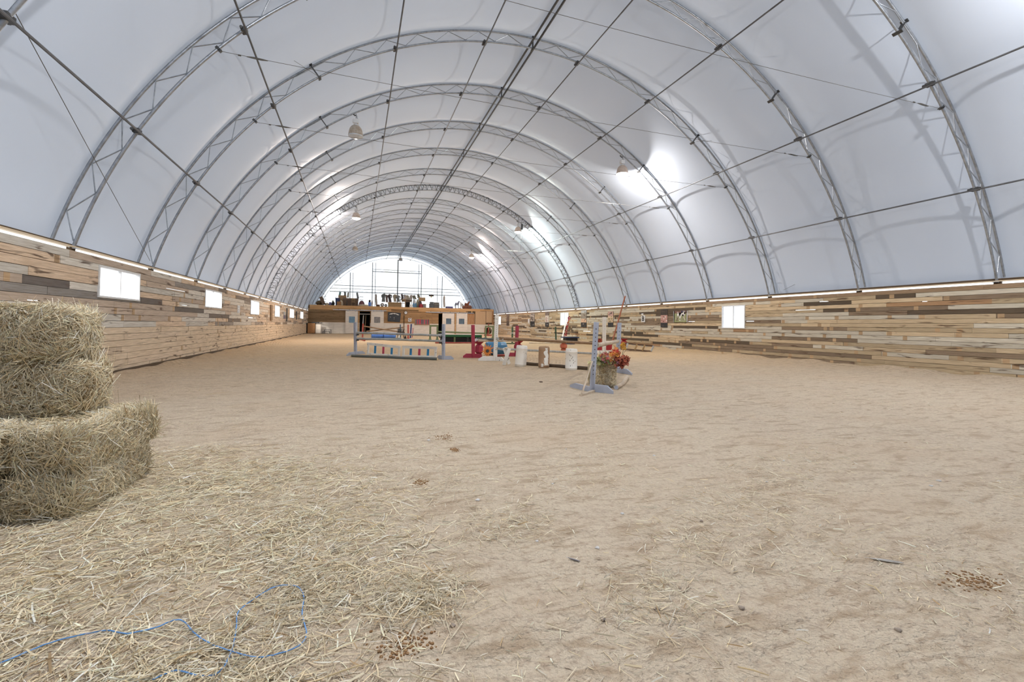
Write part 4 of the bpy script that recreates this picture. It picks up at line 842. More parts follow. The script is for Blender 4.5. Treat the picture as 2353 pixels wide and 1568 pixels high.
# ================================================================== JUMPS AND YARD THINGS
def perp2(a, b):
    d = (Vector(b)-Vector(a)); d.z = 0; d.normalize(); return d, Vector((-d.y, d.x, 0))
def holes_on(c0, c1, out, w, n, r=.012):
    """bolt holes down the front face of a post"""
    q = MB(); c0, c1 = Vector(c0), Vector(c1); out = Vector(out).normalized()
    rot = out.to_track_quat('Z', 'Y').to_matrix()
    for i in range(n):
        p = c0+(c1-c0)*(i+.5)/n+out*w
        q.lathe([(r, -.002), (r, .003), (.001, .003)], p, 8, rot)
    return q
def standard(base, top, w, d, m, label, along, feet, footm=None, hn=12, group=None, name='jump_standard', out=None, brace=None):
    """one jump standard: post with bolt holes and a low foot board each way; along = direction of the rail, feet = list of (dx along foot, dy)"""
    base, top = Vector(base), Vector(top); al = Vector(along).normalized(); out = Vector(out) if out is not None else Vector((-al.y, al.x, 0))
    if out.y > 0: out = -out
    rt = thing(name, label, 'jump standard', base, group)
    MB().bar(base-Vector((0, 0, .03)), top, w, d, out, None).build('post', m, rt, bevel=.006)
    holes_on(base+(top-base)*.22, base+(top-base)*.93, out-(top-base).normalized()*out.dot((top-base).normalized()), d/2, hn).build('bolt_hole', mBlk, rt)
    for (p0, p1, h0, tl) in feet:
        p0, p1 = Vector(p0), Vector(p1); dr = (p1-p0).normalized(); L_ = (p1-p0).length; sd = Vector((-dr.y, dr.x, 0))
        poly = [p0+Vector((0, 0, -.03)), p1+Vector((0, 0, -.03)), p1+Vector((0, 0, h0*.35)), p1-dr*min(.25, L_*.3)+Vector((0, 0, h0)), p0+Vector((0, 0, h0 if tl else h0*.9))]
        MB().prism(poly, sd, .045).build('foot', footm or m, rt, bevel=.006)
    return rt
def rail(p0, p1, r, m, label, name='jump_pole', group=None, tip=None, n=9, bend=.0):
    p0, p1 = Vector(p0), Vector(p1); R_ = random.Random(int(p0.x*100)+int(r*1e4)); pts = []; rs = []
    for i in range(n+1):
        t = i/n; pts.append(p0+(p1-p0)*t+Vector((0, 0, -bend*4*t*(1-t)+R_.uniform(-.006, .006)))); rs.append(r*(1+R_.uniform(-.06, .06)))
    rt = thing(name, label, 'pole', p0, group); MB().tube(pts, rs, 12).build('shaft', m, rt)
    if tip:
        dr = (p1-p0).normalized()
        for e, s_ in ((p0, -1), (p1, 1)): MB().tube([e-dr*s_*.02, e+dr*s_*.012], r*.97, 12).build('end_grain', tip, rt)
    return rt
def cup(p, al, m, label='black jump cup bolted to the post', owner=None):
    q = MB(); q.bar(Vector(p)-Vector(al)*.02, Vector(p)+Vector(al)*.12, .10, .02); q.bar(Vector(p)+Vector(al)*.11+Vector((0, 0, .0)), Vector(p)+Vector(al)*.11+Vector((0, 0, .05)), .10, .02, (0, 1, 0)); q.bar(Vector(p)-Vector((0, 0, .06)), Vector(p)+Vector((0, 0, .07)), .07, .03, (0, 1, 0)); q.tube([Vector(p)-Vector(al)*.12, Vector(p)], .012, 5)
    return q.build('cup', m, owner)
def gp_at(x, y, p):  # point in the upright plane through p facing the camera
    return at(x, y, dep(p))
mEnd = mat('cut_end_wood', S(210, 190, 150), .8)
# ---- lilac jump, left
A = Gd(817, 815); B_ = Gd(1019, 826); al, nn = perp2(A, B_)
def lil(base, xt, yt, label, f, cups, sgn, group=None):
    top = gp_at(xt, yt, base); top.z = top.z
    ft = []
    for (x, y) in f: q = Gd(x, y); ft.append((base+(q-base).normalized()*.05, q, .14, True))
    r = standard(base, Vector((base.x+(top.x-base.x), base.y, top.z)), .125, .09, mLilac, label, al, ft, hn=14)
    for (cx_, cy_) in cups: p = gp_at(cx_, cy_, base); cup((p.x, p.y, p.z-.05), al*sgn, mBlk, owner=r)
    return r
lil(A, 816, 740.8, 'lilac jump standard left of the two picket gates', ((797, 818), (838, 813)), ((818, 768), (818.5, 780.5)), 1)
lil(B_, 1019.5, 745, 'lilac jump standard right of the two picket gates', ((1006, 822.8), (1042, 825.5)), ((1016, 773), (1016.5, 787)), -1)
def between(x0, y0, x1, y1, PA=None, PB=None, off=.0):
    PA = PA or A; PB = PB or B_; a = gp_at(x0, y0, PA); b = gp_at(x1, y1, PB); return a, b
a, b = between(819.5, 764.8, 1014.5, 771.6); rail(a, b, .048, mGreyP, 'upper grey-lilac rail of the left jump', group='rails of the lilac jump')
a, b = between(820, 778.2, 1015, 784.2); rail(a, b, .048, mGreyP, 'lower grey-lilac rail of the left jump', group='rails of the lilac jump')
p0, p1 = Gd(808, 820), Gd(1005, 828); p0.z = FZ(p0.x, p0.y)+.05; p1.z = FZ(p1.x, p1.y)+.05; rail(p0, p1, .058, mDarkP, 'slate blue ground pole lying in front of the picket gates', tip=mEnd)
def gate(x0, x1, yt0, yt1, yb0, yb1, label, yoff):
    D0 = dep(Gd(x0, yoff[0])); D1 = dep(Gd(x1, yoff[1])); TL = at(x0, yt0, D0); TR = at(x1, yt1, D1); BL = at(x0-1, yb0, D0); BR = at(x1-1, yb1, D1)
    rt = thing('picket_gate', label, 'gate', BL, 'white picket gates of the lilac jump'); nrm = (TR-TL).cross(Vector((0, 0, 1)))
    dx = (TR-TL).normalized(); up = Vector((0, 0, 1)); W_ = (TR-TL).length; hh = .12
    MB().bar(TL-up*hh/2, TR-up*hh/2, .05, hh, up).build('top_rail', mWhiteP, rt, bevel=.004); MB().bar(BL+up*.03, BR+up*.03, .05, .07, up).build('bottom_rail', mWhiteP, rt, bevel=.004)
    for t in (.035, .965): MB().bar(BL+(BR-BL)*t, TL+(TR-TL)*t-up*hh, .10, .05, nrm).build('stile', mWhiteP, rt, bevel=.004)
    for t, m in ((.25, mSlatB), (.5, mSlatR), (.75, mSlatB)): MB().bar(BL+(BR-BL)*t, TL+(TR-TL)*t-up*hh, .105, .025, nrm).build('slat', m, rt, bevel=.003)
gate(844, 920, 787, 795.6, 814.5, 819, 'white picket gate with blue and red slats, the tilted left one', (816, 819.5)); gate(925, 1004, 794.6, 797, 819, 821.5, 'white picket gate with blue and red slats, the right one', (819.5, 822.5))
# ---- cross-pole jump behind it
C0 = Gd(718+.0, 778); 
C0 = Gd(833, 775.5); C1 = Gd(928, 776)
def simple_post(base, xt, yt, w, m, label, name='jump_standard', feet=True, cat='jump standard', th=None):
    top = gp_at(xt, yt, base); rt = thing(name, label, cat, base); MB().bar(base-Vector((0, 0, .03)), top, w, th or w, (0, -1, 0)).build('post', m, rt, bevel=.006)
    if feet: MB().b2((base.x-w*.5, base.y-.45, -.03), (base.x+w*.5, base.y+.45, .10)).build('foot', m, rt, bevel=.006)
    return rt
simple_post(C0, 834.3, 744, .15, mRed, 'orange-brown standard left of the crossed poles'); simple_post(C1, 928.2, 745.6, .12, mBrownP, 'grey-brown standard right of the crossed poles'); C2 = Gd(938, 778); simple_post(C2, 938, 746.5, .15, mRed, 'orange-brown plank standing right of the crossed poles')
a = gp_at(836, 750, C0); b = gp_at(930, 765, C1); rail(a+Vector((0, -.12, 0)), b+Vector((0, -.12, 0)), .065, mBrownP, 'brown pole sloping down to the right in the crossed pair', group='crossed poles'); a = gp_at(842, 762, C0); b = gp_at(927, 752.5, C1); rail(a+Vector((0, .12, 0)), b+Vector((0, .12, 0)), .065, mBrownP, 'brown pole sloping up to the right in the crossed pair', group='crossed poles')
def drum(c, L_, r, axis, m, label, group=None, name='barrel', cat='barrel'):
    ax = Vector(axis).normalized(); rot = ax.to_track_quat('Z', 'Y').to_matrix(); rt = thing(name, label, cat, (c[0], c[1], c[2]-r), group)
    prof = [(r*.72, -L_/2), (r*.95, -L_/2+.04), (r, -L_/2+.12), (r, -L_*.18), (r*1.025, -L_*.16), (r, -L_*.14), (r, L_*.14), (r*1.025, L_*.16), (r, L_*.18), (r, L_/2-.12), (r*.95, L_/2-.04), (r*.72, L_/2)]
    MB().lathe(prof, c, 24, rot).build('body', m, rt); MB().lathe([(.04, L_/2-.01), (.04, L_/2+.02), (.01, L_/2+.02)], Vector(c)+rot @ Vector((r*.5, 0, 0)), 8, rot).build('bung', mBlk, rt)
    return rt
for (x0, x1, yb_, lb) in ((854, 881.5, 779, 'left'), (882.5, 909, 779.5, 'right')):
    g_ = Gd((x0+x1)/2, yb_); D = dep(g_); L_ = (x1-x0)/FPX*D; drum((g_.x, g_.y, .30), L_, .31, (1, -.1, 0), mBlue2, 'bright blue barrel lying behind the lilac jump, the %s one' % lb, 'blue barrels behind the lilac jump')
p0, p1 = Gd(838, 782), Gd(921, 779.5); p0.z = p1.z = .06; rail(p0, p1, .07, mDarkP, 'slate ground pole lying behind the lilac jump', tip=mEnd); p0, p1 = Gd(821, 779.5), Gd(838, 784); p0.z = p1.z = .04; rail(p0, p1, .06, mRed, 'short red pole end on the sand behind the lilac jump')
# leaning bits between posts
for i, (xb, yb_, xt, yt, w, m, lb, cat) in enumerate(((920, 776, 920, 746, .10, mat('teal_paint', S(44, 84, 104), .5), 'dark teal post standing among leaning tools', 'post'), (943, 777, 945, 745, .13, mat('navy_paint', S(36, 52, 108), .5), 'navy blue post leaning by the orange plank', 'post'), (947, 776, 949.5, 754, .06, mPink, 'thin dark red stick leaning by the navy post', 'stick'), (912, 775, 908, 757, .05, mWhiteP, 'thin white stick leaning left of the teal post', 'stick'), (932, 778, 936, 764, .07, mEnd, 'short pale stick leaning by the orange plank', 'stick'))):
    g_ = Gd(xb, yb_); top = gp_at(xt, yt, g_); tag(MB().bar(g_-Vector((0, 0, .02)), top, w, w, (0, 1, 0)).build('post' if cat == 'post' else 'stick', m, loc=g_, bevel=.005), lb, cat)
g_ = Gd(924, 778); bx = thing('frame_rack', 'black cup rack hung on the grey-brown standard', 'rack', (g_.x, g_.y, .0)); 
for j in range(3): p = gp_at(917+j*4.5, 757+j*.8, g_); MB().bar(p, p-Vector((0, 0, .35)), .12, .05, (0, 1, 0)).bar(p-Vector((.1, 0, .2)), p+Vector((.18, 0, -.25)), .05, .05).build('cup', mBlk, bx)
MB().bar(gp_at(914, 778, g_), gp_at(914, 756, g_), .05, .05, (0, 1, 0)).build('leg', mBlk, bx); MB().bar(gp_at(914, 756.5, g_), gp_at(930, 757, g_), .05, .05).build('rail', mBlk, bx)
for (x, lb) in ((903.5, 'left'), (917, 'middle'), (931, 'right')):
    g_ = Gd(x, 778.5); a = gp_at(x-3.5, 778.5, g_); b = gp_at(x+3, 778.5, g_); H_ = gp_at(x, 771, g_).z; q = MB(); q.prism([a, b, Vector((b.x-.08, b.y, H_*.7)), Vector(((a.x+b.x)/2+.05, a.y, H_)), Vector((a.x+.1, a.y, H_*.6))], (0, 1, 0), .3); q.bar(Vector((a.x, a.y-.18, 0)), Vector((a.x+.25, a.y-.18, H_*1.3)), .05, .04); tag(q.build('jump_block', mBlk if lb != 'middle' else mWhiteP, loc=g_, bevel=.01), 'small %s wedge block behind the lilac jump, %s of three' % ('white' if lb == 'middle' else 'black', lb), 'block')
# ---- green frames and box bench, far middle
def frame(xl, xr, yt, yb_, m, label, w=.16):
    g_ = Gd((xl+xr)/2, yb_); D = dep(g_); a = at(xl, yb_, D); b = at(xr, yb_, D); z = at(xl, yt, D).z; rt = thing('jump_wing', label, 'jump wing', (g_.x, g_.y, 0)); y = g_.y
    MB().b2((a.x, y, -.03), (a.x+w, y+.1, z-w)).build('stile', m, rt, bevel=.006); MB().b2((b.x-w, y, -.03), (b.x, y+.1, z-w)).build('stile', m, rt, bevel=.006); MB().b2((a.x, y, z-w), (b.x, y+.1, z)).build('top_rail', m, rt, bevel=.006); MB().b2((a.x, y-.3, -.03), (a.x+w, y+.4, .1)).build('foot', m, rt, bevel=.006); MB().b2((b.x-w, y-.3, -.03), (b.x, y+.4, .1)).build('foot', m, rt, bevel=.006)
    return y
y1_ = frame(986, 1007.5, 747, 781.5, mGreen, 'olive green jump wing left of the box bench'); y2_ = frame(1113.5, 1135.5, 748.5, 778, mGreen, 'olive green jump wing right of the box bench')
a = on(1006, 762.5, 1, y1_-.1); b = on(1114, 766.5, 1, y2_-.1); b = Vector((b.x, b.y, b.z)); rail(a, b, .075, mGreen, 'long olive green rail between the two green wings')
g0 = Gd(1014, 787.5); a = on(1014, 787.5, 1, g0.y); b = on(1105, 787.5, 1, g0.y); zt_ = on(1060, 769.5, 1, g0.y).z; bb = thing('box_bench', 'long dark box bench with a bright green cloth top', 'bench', (g0.x, g0.y, 0)); X0, X1 = g0.x, b.x; y = g0.y
MB().b2((X0, y+.5, 0), (X1, y+.6, zt_-.1)).build('back_board', mBlack, bb); MB().b2((X0-.05, y-.05, zt_-.05), (X1+.05, y+.7, zt_)).build('lid', mWash, bb); MB().b2((X0-.06, y-.06, zt_-.2), (X1+.06, y-.03, zt_-.01)).build('cloth_edge', mGreen2, bb)
for t in (0, .33, .66, 1): x = X0+(X1-X0)*t; MB().b2((x-.07, y-.02, 0), (x+.07, y+.1, zt_-.06)).build('leg', mGreen if t in (.33,) else mBlk, bb)
for i in range(4): MB().b2((X0, y+.02, zt_*(.1+i*.18)), (X1, y+.06, zt_*(.1+i*.18)+.06)).build('slat', mBlk, bb)
p0, p1 = Gd(1000, 789.5), Gd(1108, 790.5); p0.z = p1.z = .055; rail(p0, p1, .06, mRed, 'red ground pole in front of the box bench')
g_ = Gd(1124, 775); D = dep(g_); z_ = at(1124, 771, D).z; sd = thing('sled_chair', 'red metal bench with a brown round back beyond the right green wing', 'bench', g_); x0 = at(1117, 775, D).x; x1 = at(1134, 775, D).x; zt2 = at(1124, 750, D).z
MB().b2((x0, g_.y+.6, .12), (x1, g_.y+1.1, .28)).build('seat', mRed, sd, bevel=.02); MB().bar((x0+.35, g_.y+.6, .1), (x0+.45, g_.y+.6, at(1124, 744, D).z), .1, .08, (0, 1, 0)).build('upright', mRed, sd)
MB().b2((x0+.02, g_.y+1.0, .3), (x0+.42, g_.y+1.06, zt2-.2)).build('side_panel', mRed, sd, bevel=.02); MB().lathe([(.44, 0), (.44, .05), (.36, .05), (.36, .0)], (x1-.35, g_.y+1.0, .75), 20, RX).build('backrest', mWoodD, sd)
for i in range(2): MB().bar((x1-.5+i*.2, g_.y+.95, .3), (x1-.25+i*.2, g_.y+.95, 1.1), .05, .03, (0, 1, 0)).build('spoke', mEnd, sd)
# ---- red jump with blue barrel and sunflower
RA = Gd(1087.5, 821.5); RB = Gd(1186, 819); alr, nr_ = perp2(RA, RB)
def redst(base, xt, yt, label, x0, x1):
    top = gp_at(xt, yt, base); f = []
    for xx in (x0, x1): q = gp_at(xx, proj_y(base), base); f.append((base, Vector((q.x, q.y, 0)), .17, True))
    return standard(base, top, .135, .11, mPink, label, alr, f, hn=1)
def proj_y(p):
    d = Vector(p)-CO; return PPY-FPX*d.dot(cU)/d.dot(cF)
redst(RA, 1086.8, 747, 'magenta jump standard at the left of the blue barrel', 1064, 1107); redst(RB, 1188.5, 749, 'magenta jump standard behind the first white barrel', 1164, 1206)
a = gp_at(1090, 779.5, RA); b = gp_at(1146, 780.5, RA); rail(a+Vector((.12, .1, 0)), b+Vector((.0, .1, 0)), .055, mDarkP, 'slate blue rail resting on the magenta standard', tip=mEnd); a = gp_at(1094, 782.5, RA); b = gp_at(1186, 783.2, RB); rail(a+Vector((.06, -.16, 0)), b+Vector((0, -.16, 0)), .055, mBareP, 'pinkish white rail over the blue barrel'); cup(gp_at(1090.5, 782, RA)+Vector((.05, 0, 0)), alr, mWhiteF, owner=bpy.data.objects['jump_standard.005'] if 'jump_standard.005' in bpy.data.objects else None)
def pillar(xc, yt, yb_, hw, m, label, base=None):
    """waisted six-sided plastic jump block"""
    g_ = base or Gd(xc, yb_); D = dep(g_); zt_ = at(xc, yt, D).z; r = hw/FPX*D; c = Vector((at(xc, yb_, D).x, g_.y+.2, 0)); rt = thing('jump_block', label, 'jump block', c)
    MB().lathe([(r*.75, 0), (r*.75, zt_*.17), (r*.55, zt_*.2)], c, 6, Matrix.Rotation(.3, 3, 'Z')).build('base', m, rt); MB().lathe([(r*.55, zt_*.2), (r, zt_*.32), (r, zt_*.66), (r*.5, zt_*.8)], c, 6, Matrix.Rotation(.3, 3, 'Z')).build('body', m, rt); MB().lathe([(r*.5, zt_*.8), (r*1.1, zt_*.93), (r*1.2, zt_)], c, 6, Matrix.Rotation(.3, 3, 'Z')).build('crown', m, rt)
    for o in rt.children:
        for pz in o.data.polygons: pz.use_smooth = False
    return rt
pillar(1103, 784, 821.5, 10.5, mPink, 'waisted magenta jump block beside the left magenta standard'); pillar(1193, 783.5, 815, 10.5, mRedD, 'deep red waisted jump block behind the first white barrel')
g_ = Gd(1145, 817.5); D = dep(g_); L_ = 50/FPX*D; r = (at(1145, 785.5, D).z)/2; drum((at(1146, 817, D).x, g_.y+.5, r-.02), L_, r, (1, .05, 0), mBlue, 'large dusty blue barrel lying under the magenta jump rail')
g_ = Gd(1120, 823); D = dep(g_); c = at(1120, 807, D); sf = thing('sunflower_cutout', 'orange sunflower cut-out standing in front of the blue barrel', 'flower cut-out', (c.x, c.y, 0))
for i in range(14):
    an = 2*PI*i/14+.1; L_ = (.20+.08*((i*5) % 3)/2+(.08 if math.sin(an) > .5 else .04 if math.sin(an) < -.6 else 0)); d = Vector((math.cos(an), 0, math.sin(an))); s_ = Vector((-math.sin(an), 0, math.cos(an)))
    MB().prism([c+d*.05-s_*.02, c+d*L_*.6-s_*.036, c+d*L_*.9-s_*.014, c+d*L_, c+d*L_*.9+s_*.018, c+d*L_*.55+s_*.034, c+d*.05+s_*.02], (0, 1, 0), .018).build('petal', mOrange, sf)
MB().lathe([(.075, 0), (.06, .03), (.001, .035)], c-Vector((0, .008, 0)), 14, RX).build('flower_centre', mat('charcoal_seed', S(70, 76, 78), .7), sf); MB().bar((c.x, c.y+.03, -.02), (c.x, c.y+.03, c.z), .04, .02, (0, 1, 0)).build('stake', mBrownP, sf)
p0, p1 = Gd(1134, 820.5), Gd(1190, 817.5); p0.z = p1.z = .05; rail(p0, p1, .055, mRed, 'dusty red ground pole behind the white standard')
# ---- long natural-pole jump: white standards, trestle, barrels
WA = Gd(1137.5, 828.5); WB = Gd(1388, 812)
top = gp_at(1141.8, 724, WA); f = [(WA+Vector((-.03, 0, 0)), Vector((gp_at(1098, 829, WA).x, gp_at(1098, 829, WA).y-.05, 0)), .17, True), (WA+Vector((0, -.05, 0)), Vector((gp_at(1152, 833, WA).x, WA.y-.45, 0)), .16, True)]
ws = standard(WA, top, .155, .10, mWhiteP, 'tall white jump standard left of the X-shaped trestle', (1, 0, 0), f, hn=16, out=(0, -1, 0))
for yy in (779.5, 802): p = gp_at(1143, yy, WA); MB().bar(p+Vector((-.05, -.08, .03)), p+Vector((.22, -.12, -.02)), .06, .09).build('cup', mGreyP, ws)
top = gp_at(1388.5, 729, WB); ws2 = standard(WB, top, .20, .10, mWhiteP, 'tall white jump standard behind the flowered hay bale', (1, 0, 0), [(WB, WB+Vector((.7, 0, 0)), .16, True), (WB, WB+Vector((-.7, 0, 0)), .16, True)], hn=16, out=(0, -1, 0))
a = gp_at(1146, 777.5, WA)+Vector((.0, -.12, 0)); b = at(1392, 795, dep(Gd(1362, 838))+.6); Pb = at(1368, 789, dep(WB)-4.2); rail(a, at(1385, 790.5, dep(WB)-1.2), .068, mBareP if False else mBrownP, 'long grey-brown top pole running behind the three white barrels', n=14)
a = at(1167, 803, dep(WA)+.3); b = at(1372, 813.5, dep(WB)-1.5); rail(a, b, .05, mGreyP, 'thin grey lower pole behind the three white barrels', n=14)
p0, p1 = Gd(1190, 836.5), Gd(1366, 851.5); p0.z = FZ(p0.x, p0.y)+.05; p1.z = FZ(p1.x, p1.y)+.05; rail(p0, p1, .065, mat('dark_log', S(92, 76, 60), .9, 0, S(66, 54, 42), 8, .7), 'dark brown log on the sand behind the white barrels', n=12)
g_ = Gd(1165, 838); D = dep(g_); rt = thing('cross_trestle', 'X-shaped trestle of two pale boards beside the first barrel', 'trestle', g_)
for (xb, xt, dy, lb) in ((1156.5, 1160.5, -.06, ''), (1171, 1165, .06, '')):
    pass
MB().bar(at(1156.8, 838, D)+Vector((0, -.05, -.02)), at(1169.5, 800.5, D)+Vector((0, -.05, 0)), .13, .05, (0, -1, 0)).build('board', mWhiteP, rt, bevel=.006); MB().bar(at(1171, 836, D)+Vector((0, .05, -.02)), at(1159.5, 799.5, D)+Vector((0, .05, 0)), .12, .05, (0, -1, 0)).build('board', mWhiteP, rt, bevel=.006); MB().bar(at(1160, 801, D)+Vector((0, -.08, 0)), at(1171, 800, D)+Vector((0, .25, 0)), .08, .06).build('crossbar', mBareP, rt, bevel=.006)
def barrel(xb, ytop, ybot, hw, m, label, lean=.0, patches=None):
    g_ = Gd(xb, ybot); D = dep(g_); r = hw/FPX*D; c = Vector((g_.x, g_.y+r*.8, FZ(g_.x, g_.y+r)-.01)); H_ = at(xb, ytop, D).z+.0; rot = Matrix.Rotation(lean, 3, 'Y'); rt = thing('barrel', label, 'barrel', c, 'upright plastic barrels')
    prof = [(r*.86, 0), (r*.95, .02), (r*.96, H_*.10), (r*1.0, H_*.115), (r*.97, H_*.13), (r*.97, H_*.84), (r*1.0, H_*.855), (r*.97, H_*.87), (r*.96, H_*.93), (r*.90, H_*.98), (r*.80, H_), (r*.76, H_-.02), (.01, H_-.025)]
    MB().lathe(prof, c, 28, rot).build('body', m, rt)
    q = MB(); 
    for an in (.6, 3.6): q.lathe([(.03, H_-.02), (.03, H_+.005), (.005, H_+.005)], c+rot @ Vector((r*.5*math.cos(an), r*.5*math.sin(an), 0)), 8, rot)
    q.build('bung', m, rt)
    if patches:
        for nm, mm, pts_ in patches:
            for poly in pts_:
                n = len(poly); h2 = n//2; vs = []; nc = 9            # curved flake lying on the drum
                for ii in range(h2):
                    (a1_, t1_), (a2_, t2_) = poly[ii], poly[n-1-ii]
                    for c_ in range(nc):
                        w_ = c_/(nc-1); an = a1_+(a2_-a1_)*w_; t = t1_+(t2_-t1_)*w_; rr_ = (1.006 if .11 < t < .12 or .85 < t < .86 else .980)*r
                        vs.append(c+rot @ Vector((rr_*math.cos(an), rr_*math.sin(an), H_*t)))
                fs = [(ii*nc+c_, ii*nc+c_+1, (ii+1)*nc+c_+1, (ii+1)*nc+c_) for ii in range(h2-1) for c_ in range(nc-1)]
                MB().add(vs, fs, None, False).build(nm, mm, rt, fix=True)
    return rt
barrel(1199.5, 792.5, 842, 13.6, mPlasW, 'white plastic barrel leaning right, nearest the trestle', .07)
R_ = random.Random(4); n = 16; a0 = -1.96; rgt = [(a0+.72+R_.uniform(-.12, .12)+.25*(i/n), .93-.84*i/n) for i in range(n)]; lft = [(a0+.02+R_.uniform(-.12, .18)+.12*math.sin(i), .93-.84*i/n) for i in range(n)]
n2 = 8; lab = [(a0-.55+R_.uniform(-.1, .1)+.5*i/n2, .22+R_.uniform(-.03, .03)) for i in range(n2)]; lab2 = [(a0-.55+.5*i/n2, .07) for i in range(n2)]
barrel(1253.5, 795.5, 845.5, 13.2, mPlasT, 'tan barrel with peeling white paint, middle of the three', .01, [('peeling_paint', mWhiteP, [lft+rgt[::-1], lab+lab2[::-1]])])
barrel(1317.5, 800.5, 850.5, 14.2, mPlasW, 'white plastic barrel with dark scuffs, right of the three', .01, [('scuff', mBlk, [[(a0-.0+an+.3, t+.035), (a0+an+.37, t+.03), (a0+an+.35, t-.03), (a0+an+.29, t-.02)] for an, t in ((-.62, .46), (-.1, .48), (-.5, .68), (-.7, .72), (-.2, .62), (-.35, .56), (0., .36), (-.55, .22))])])
g_ = Gd(1298, 806.5); c = g_; pillar(1298, 785.5, 806, 8.5, mOrg, 'terracotta six-sided jump block behind the scuffed barrel')
# ---- leaning flowered board, green posts, blue tray against the right wall
g_ = Vector((XR-2.2, on(1292, 790, 0, XR-2.2).y, 0)); b0 = on(1290, 789, 0, XR-2.0); b1 = on(1303.5, 726.5, 0, XR-.9); fb_ = thing('flower_board', 'leaning white board edged with red artificial flowers', 'board', (b0.x, b0.y, 0)); b0.z = max(b0.z, .02)
MB().bar(b0, b1, .28, .05, (1, 0, 0)).build('board', mWhiteP, fb_, bevel=.006)
def blossoms(name, n, fn, pal, parent, rr=(.03, .07), seed=1):
    R_ = random.Random(seed); q = MB()
    for i in range(n):
        p = Vector(fn(R_)); c = R_.choice(pal); r = R_.uniform(*rr); c = jit(c, R_, .25); k = R_.choice((4, 5, 6)); nd = Vector((R_.uniform(-1, 1), R_.uniform(-1.3, .3), R_.uniform(-.3, 1))).normalized(); t = nd.orthogonal().normalized(); w = nd.cross(t)
        for j in range(k):
            an = 2*PI*j/k+R_.random(); d = t*math.cos(an)+w*math.sin(an); s_ = nd.cross(d); q.add([p, p+d*r*.6+s_*r*.35+nd*r*.2, p+d*r+nd*r*.1, p+d*r*.6-s_*r*.35+nd*r*.2], [(0, 1, 2, 3)], c)
    o = q.build(name, mLeaf, parent, attr=True, fix=False); o['kind'] = 'stuff'; return o
redp = [S(170, 30, 50), S(150, 20, 44), S(190, 50, 66)]
def bd(R_): t = R_.random()**.9; p = b0+(b1-b0)*(.12+.85*t); return (p.x+.12+R_.uniform(-.05, .12), p.y-.16+R_.uniform(-.14, .1), p.z+R_.uniform(-.06, .06))
blossoms('red_flowers', 150, bd, redp+[S(230, 200, 180)], fb_, (.05, .10), 2); blossoms('yellow_flowers', 10, lambda R_: tuple(b0+(b1-b0)*.74+Vector((.15+R_.uniform(-.08, .08), -.2+R_.uniform(-.08, .08), R_.uniform(-.1, .1)))), [S(226, 196, 70)], fb_, (.06, .1), 3)
for (xb, yb_, xt, yt, lb) in ((1177, 791, 1177.5, 752, 'behind the magenta standard'), (1278, 790, 1276.5, 751.5, 'near the leaning flowered board')):
    g_ = Gd(xb, yb_); top = gp_at(xt, yt, g_); rt = thing('jump_standard', 'dark green slim jump standard '+lb, 'jump standard', g_); MB().bar(g_-Vector((0, 0, .03)), top, .12, .08, (0, -1, 0)).build('post', mat('bottle_green_paint', S(66, 96, 72), .6), rt, bevel=.005); MB().b2((g_.x-.5, g_.y-.05, -.03), (g_.x+.5, g_.y+.05, .1)).build('foot', mGreen, rt, bevel=.005); p = gp_at(xt, yt+13.5, g_); MB().bar(p+Vector((-.15, -.05, 0)), p+Vector((.22, -.05, 0)), .05, .05).build('cup', mWhiteF if xb < 1200 else mBlk, rt)
p0 = Gd(1216, 789.5); p1 = Gd(1300, 790.5); p0.z = p1.z = .04; rail(p0, p1, .05, mBareP, 'pale ground pole near the right wall'); p0 = Gd(1253, 788.8); p1 = Gd(1284, 786); p0.z = p1.z = .05; tag(MB().bar(p0, p1, .12, .05).build('plank', mWhiteP, loc=p0, bevel=.005), 'short white board on the sand near the right wall', 'board')
g_ = Gd(1316, 791.5); D = dep(g_); tb = thing('step_box', 'navy blue plastic step box near the right wall', 'step', g_); x0 = at(1300, 791, D).x; x1 = at(1322, 791, D).x; z0 = at(1316, 787.5, D).z; z1 = at(1316, 775, D).z; mNv = mat('step_navy', S(40, 62, 96), .5)
MB().b2((x0, g_.y, 0), (x1, g_.y+.6, z0)).build('lower_step', mNv, tb, bevel=.01); MB().b2((x0+.1, g_.y+.3, z0), (x1+.4, g_.y+.9, z1-.08)).build('riser', mBlk, tb, bevel=.01); MB().b2((x0-.1, g_.y+.2, z1-.08), (x1+.5, g_.y+1., z1)).build('upper_step', mNv, tb, bevel=.01)
# ---- lilac jump, right, with hay bale and flowers
F0 = Gd(1360, 900); top = gp_at(1370.3, 740.5, F0); tx = Vector((gp_at(1370.3, 740.5, F0).x, gp_at(1370.3, 740.5, F0).y, top.z))
Fl = Gd(1311, 888); Fr = Gd(1409, 905.5)
fs_ = standard(F0, tx, .115, .05, mLilac, 'tall lilac jump standard in front of the flowered hay bale', (1, .3, 0), [(F0+Vector((-.04, .0, 0)), Fl, .11, True), (F0+Vector((.05, 0, 0)), Fr, .17, True)], hn=12, out=(-.3, -1, 0))
pb = Gd(1334, 911); MB().bar(F0+Vector((.02, -.05, .0)), pb, .07, .09).build('foot', mBareP, fs_, bevel=.005); MB().bar(pb+Vector((.04, .02, .04)), gp_at(1358, 831, F0)+Vector((0, -.05, 0)), .05, .03, (1, 0, 0)).build('brace', mBareP, fs_, bevel=.005)
R0 = Gd(1418, 856); top = gp_at(1423.5, 742, R0); rs_ = standard(R0, top, .13, .06, mLilac, 'lilac jump standard beyond the flowered hay bale', (1, .3, 0), [(R0, Gd(1452, 862), .16, True)], hn=10, out=(-.3, -1, 0))
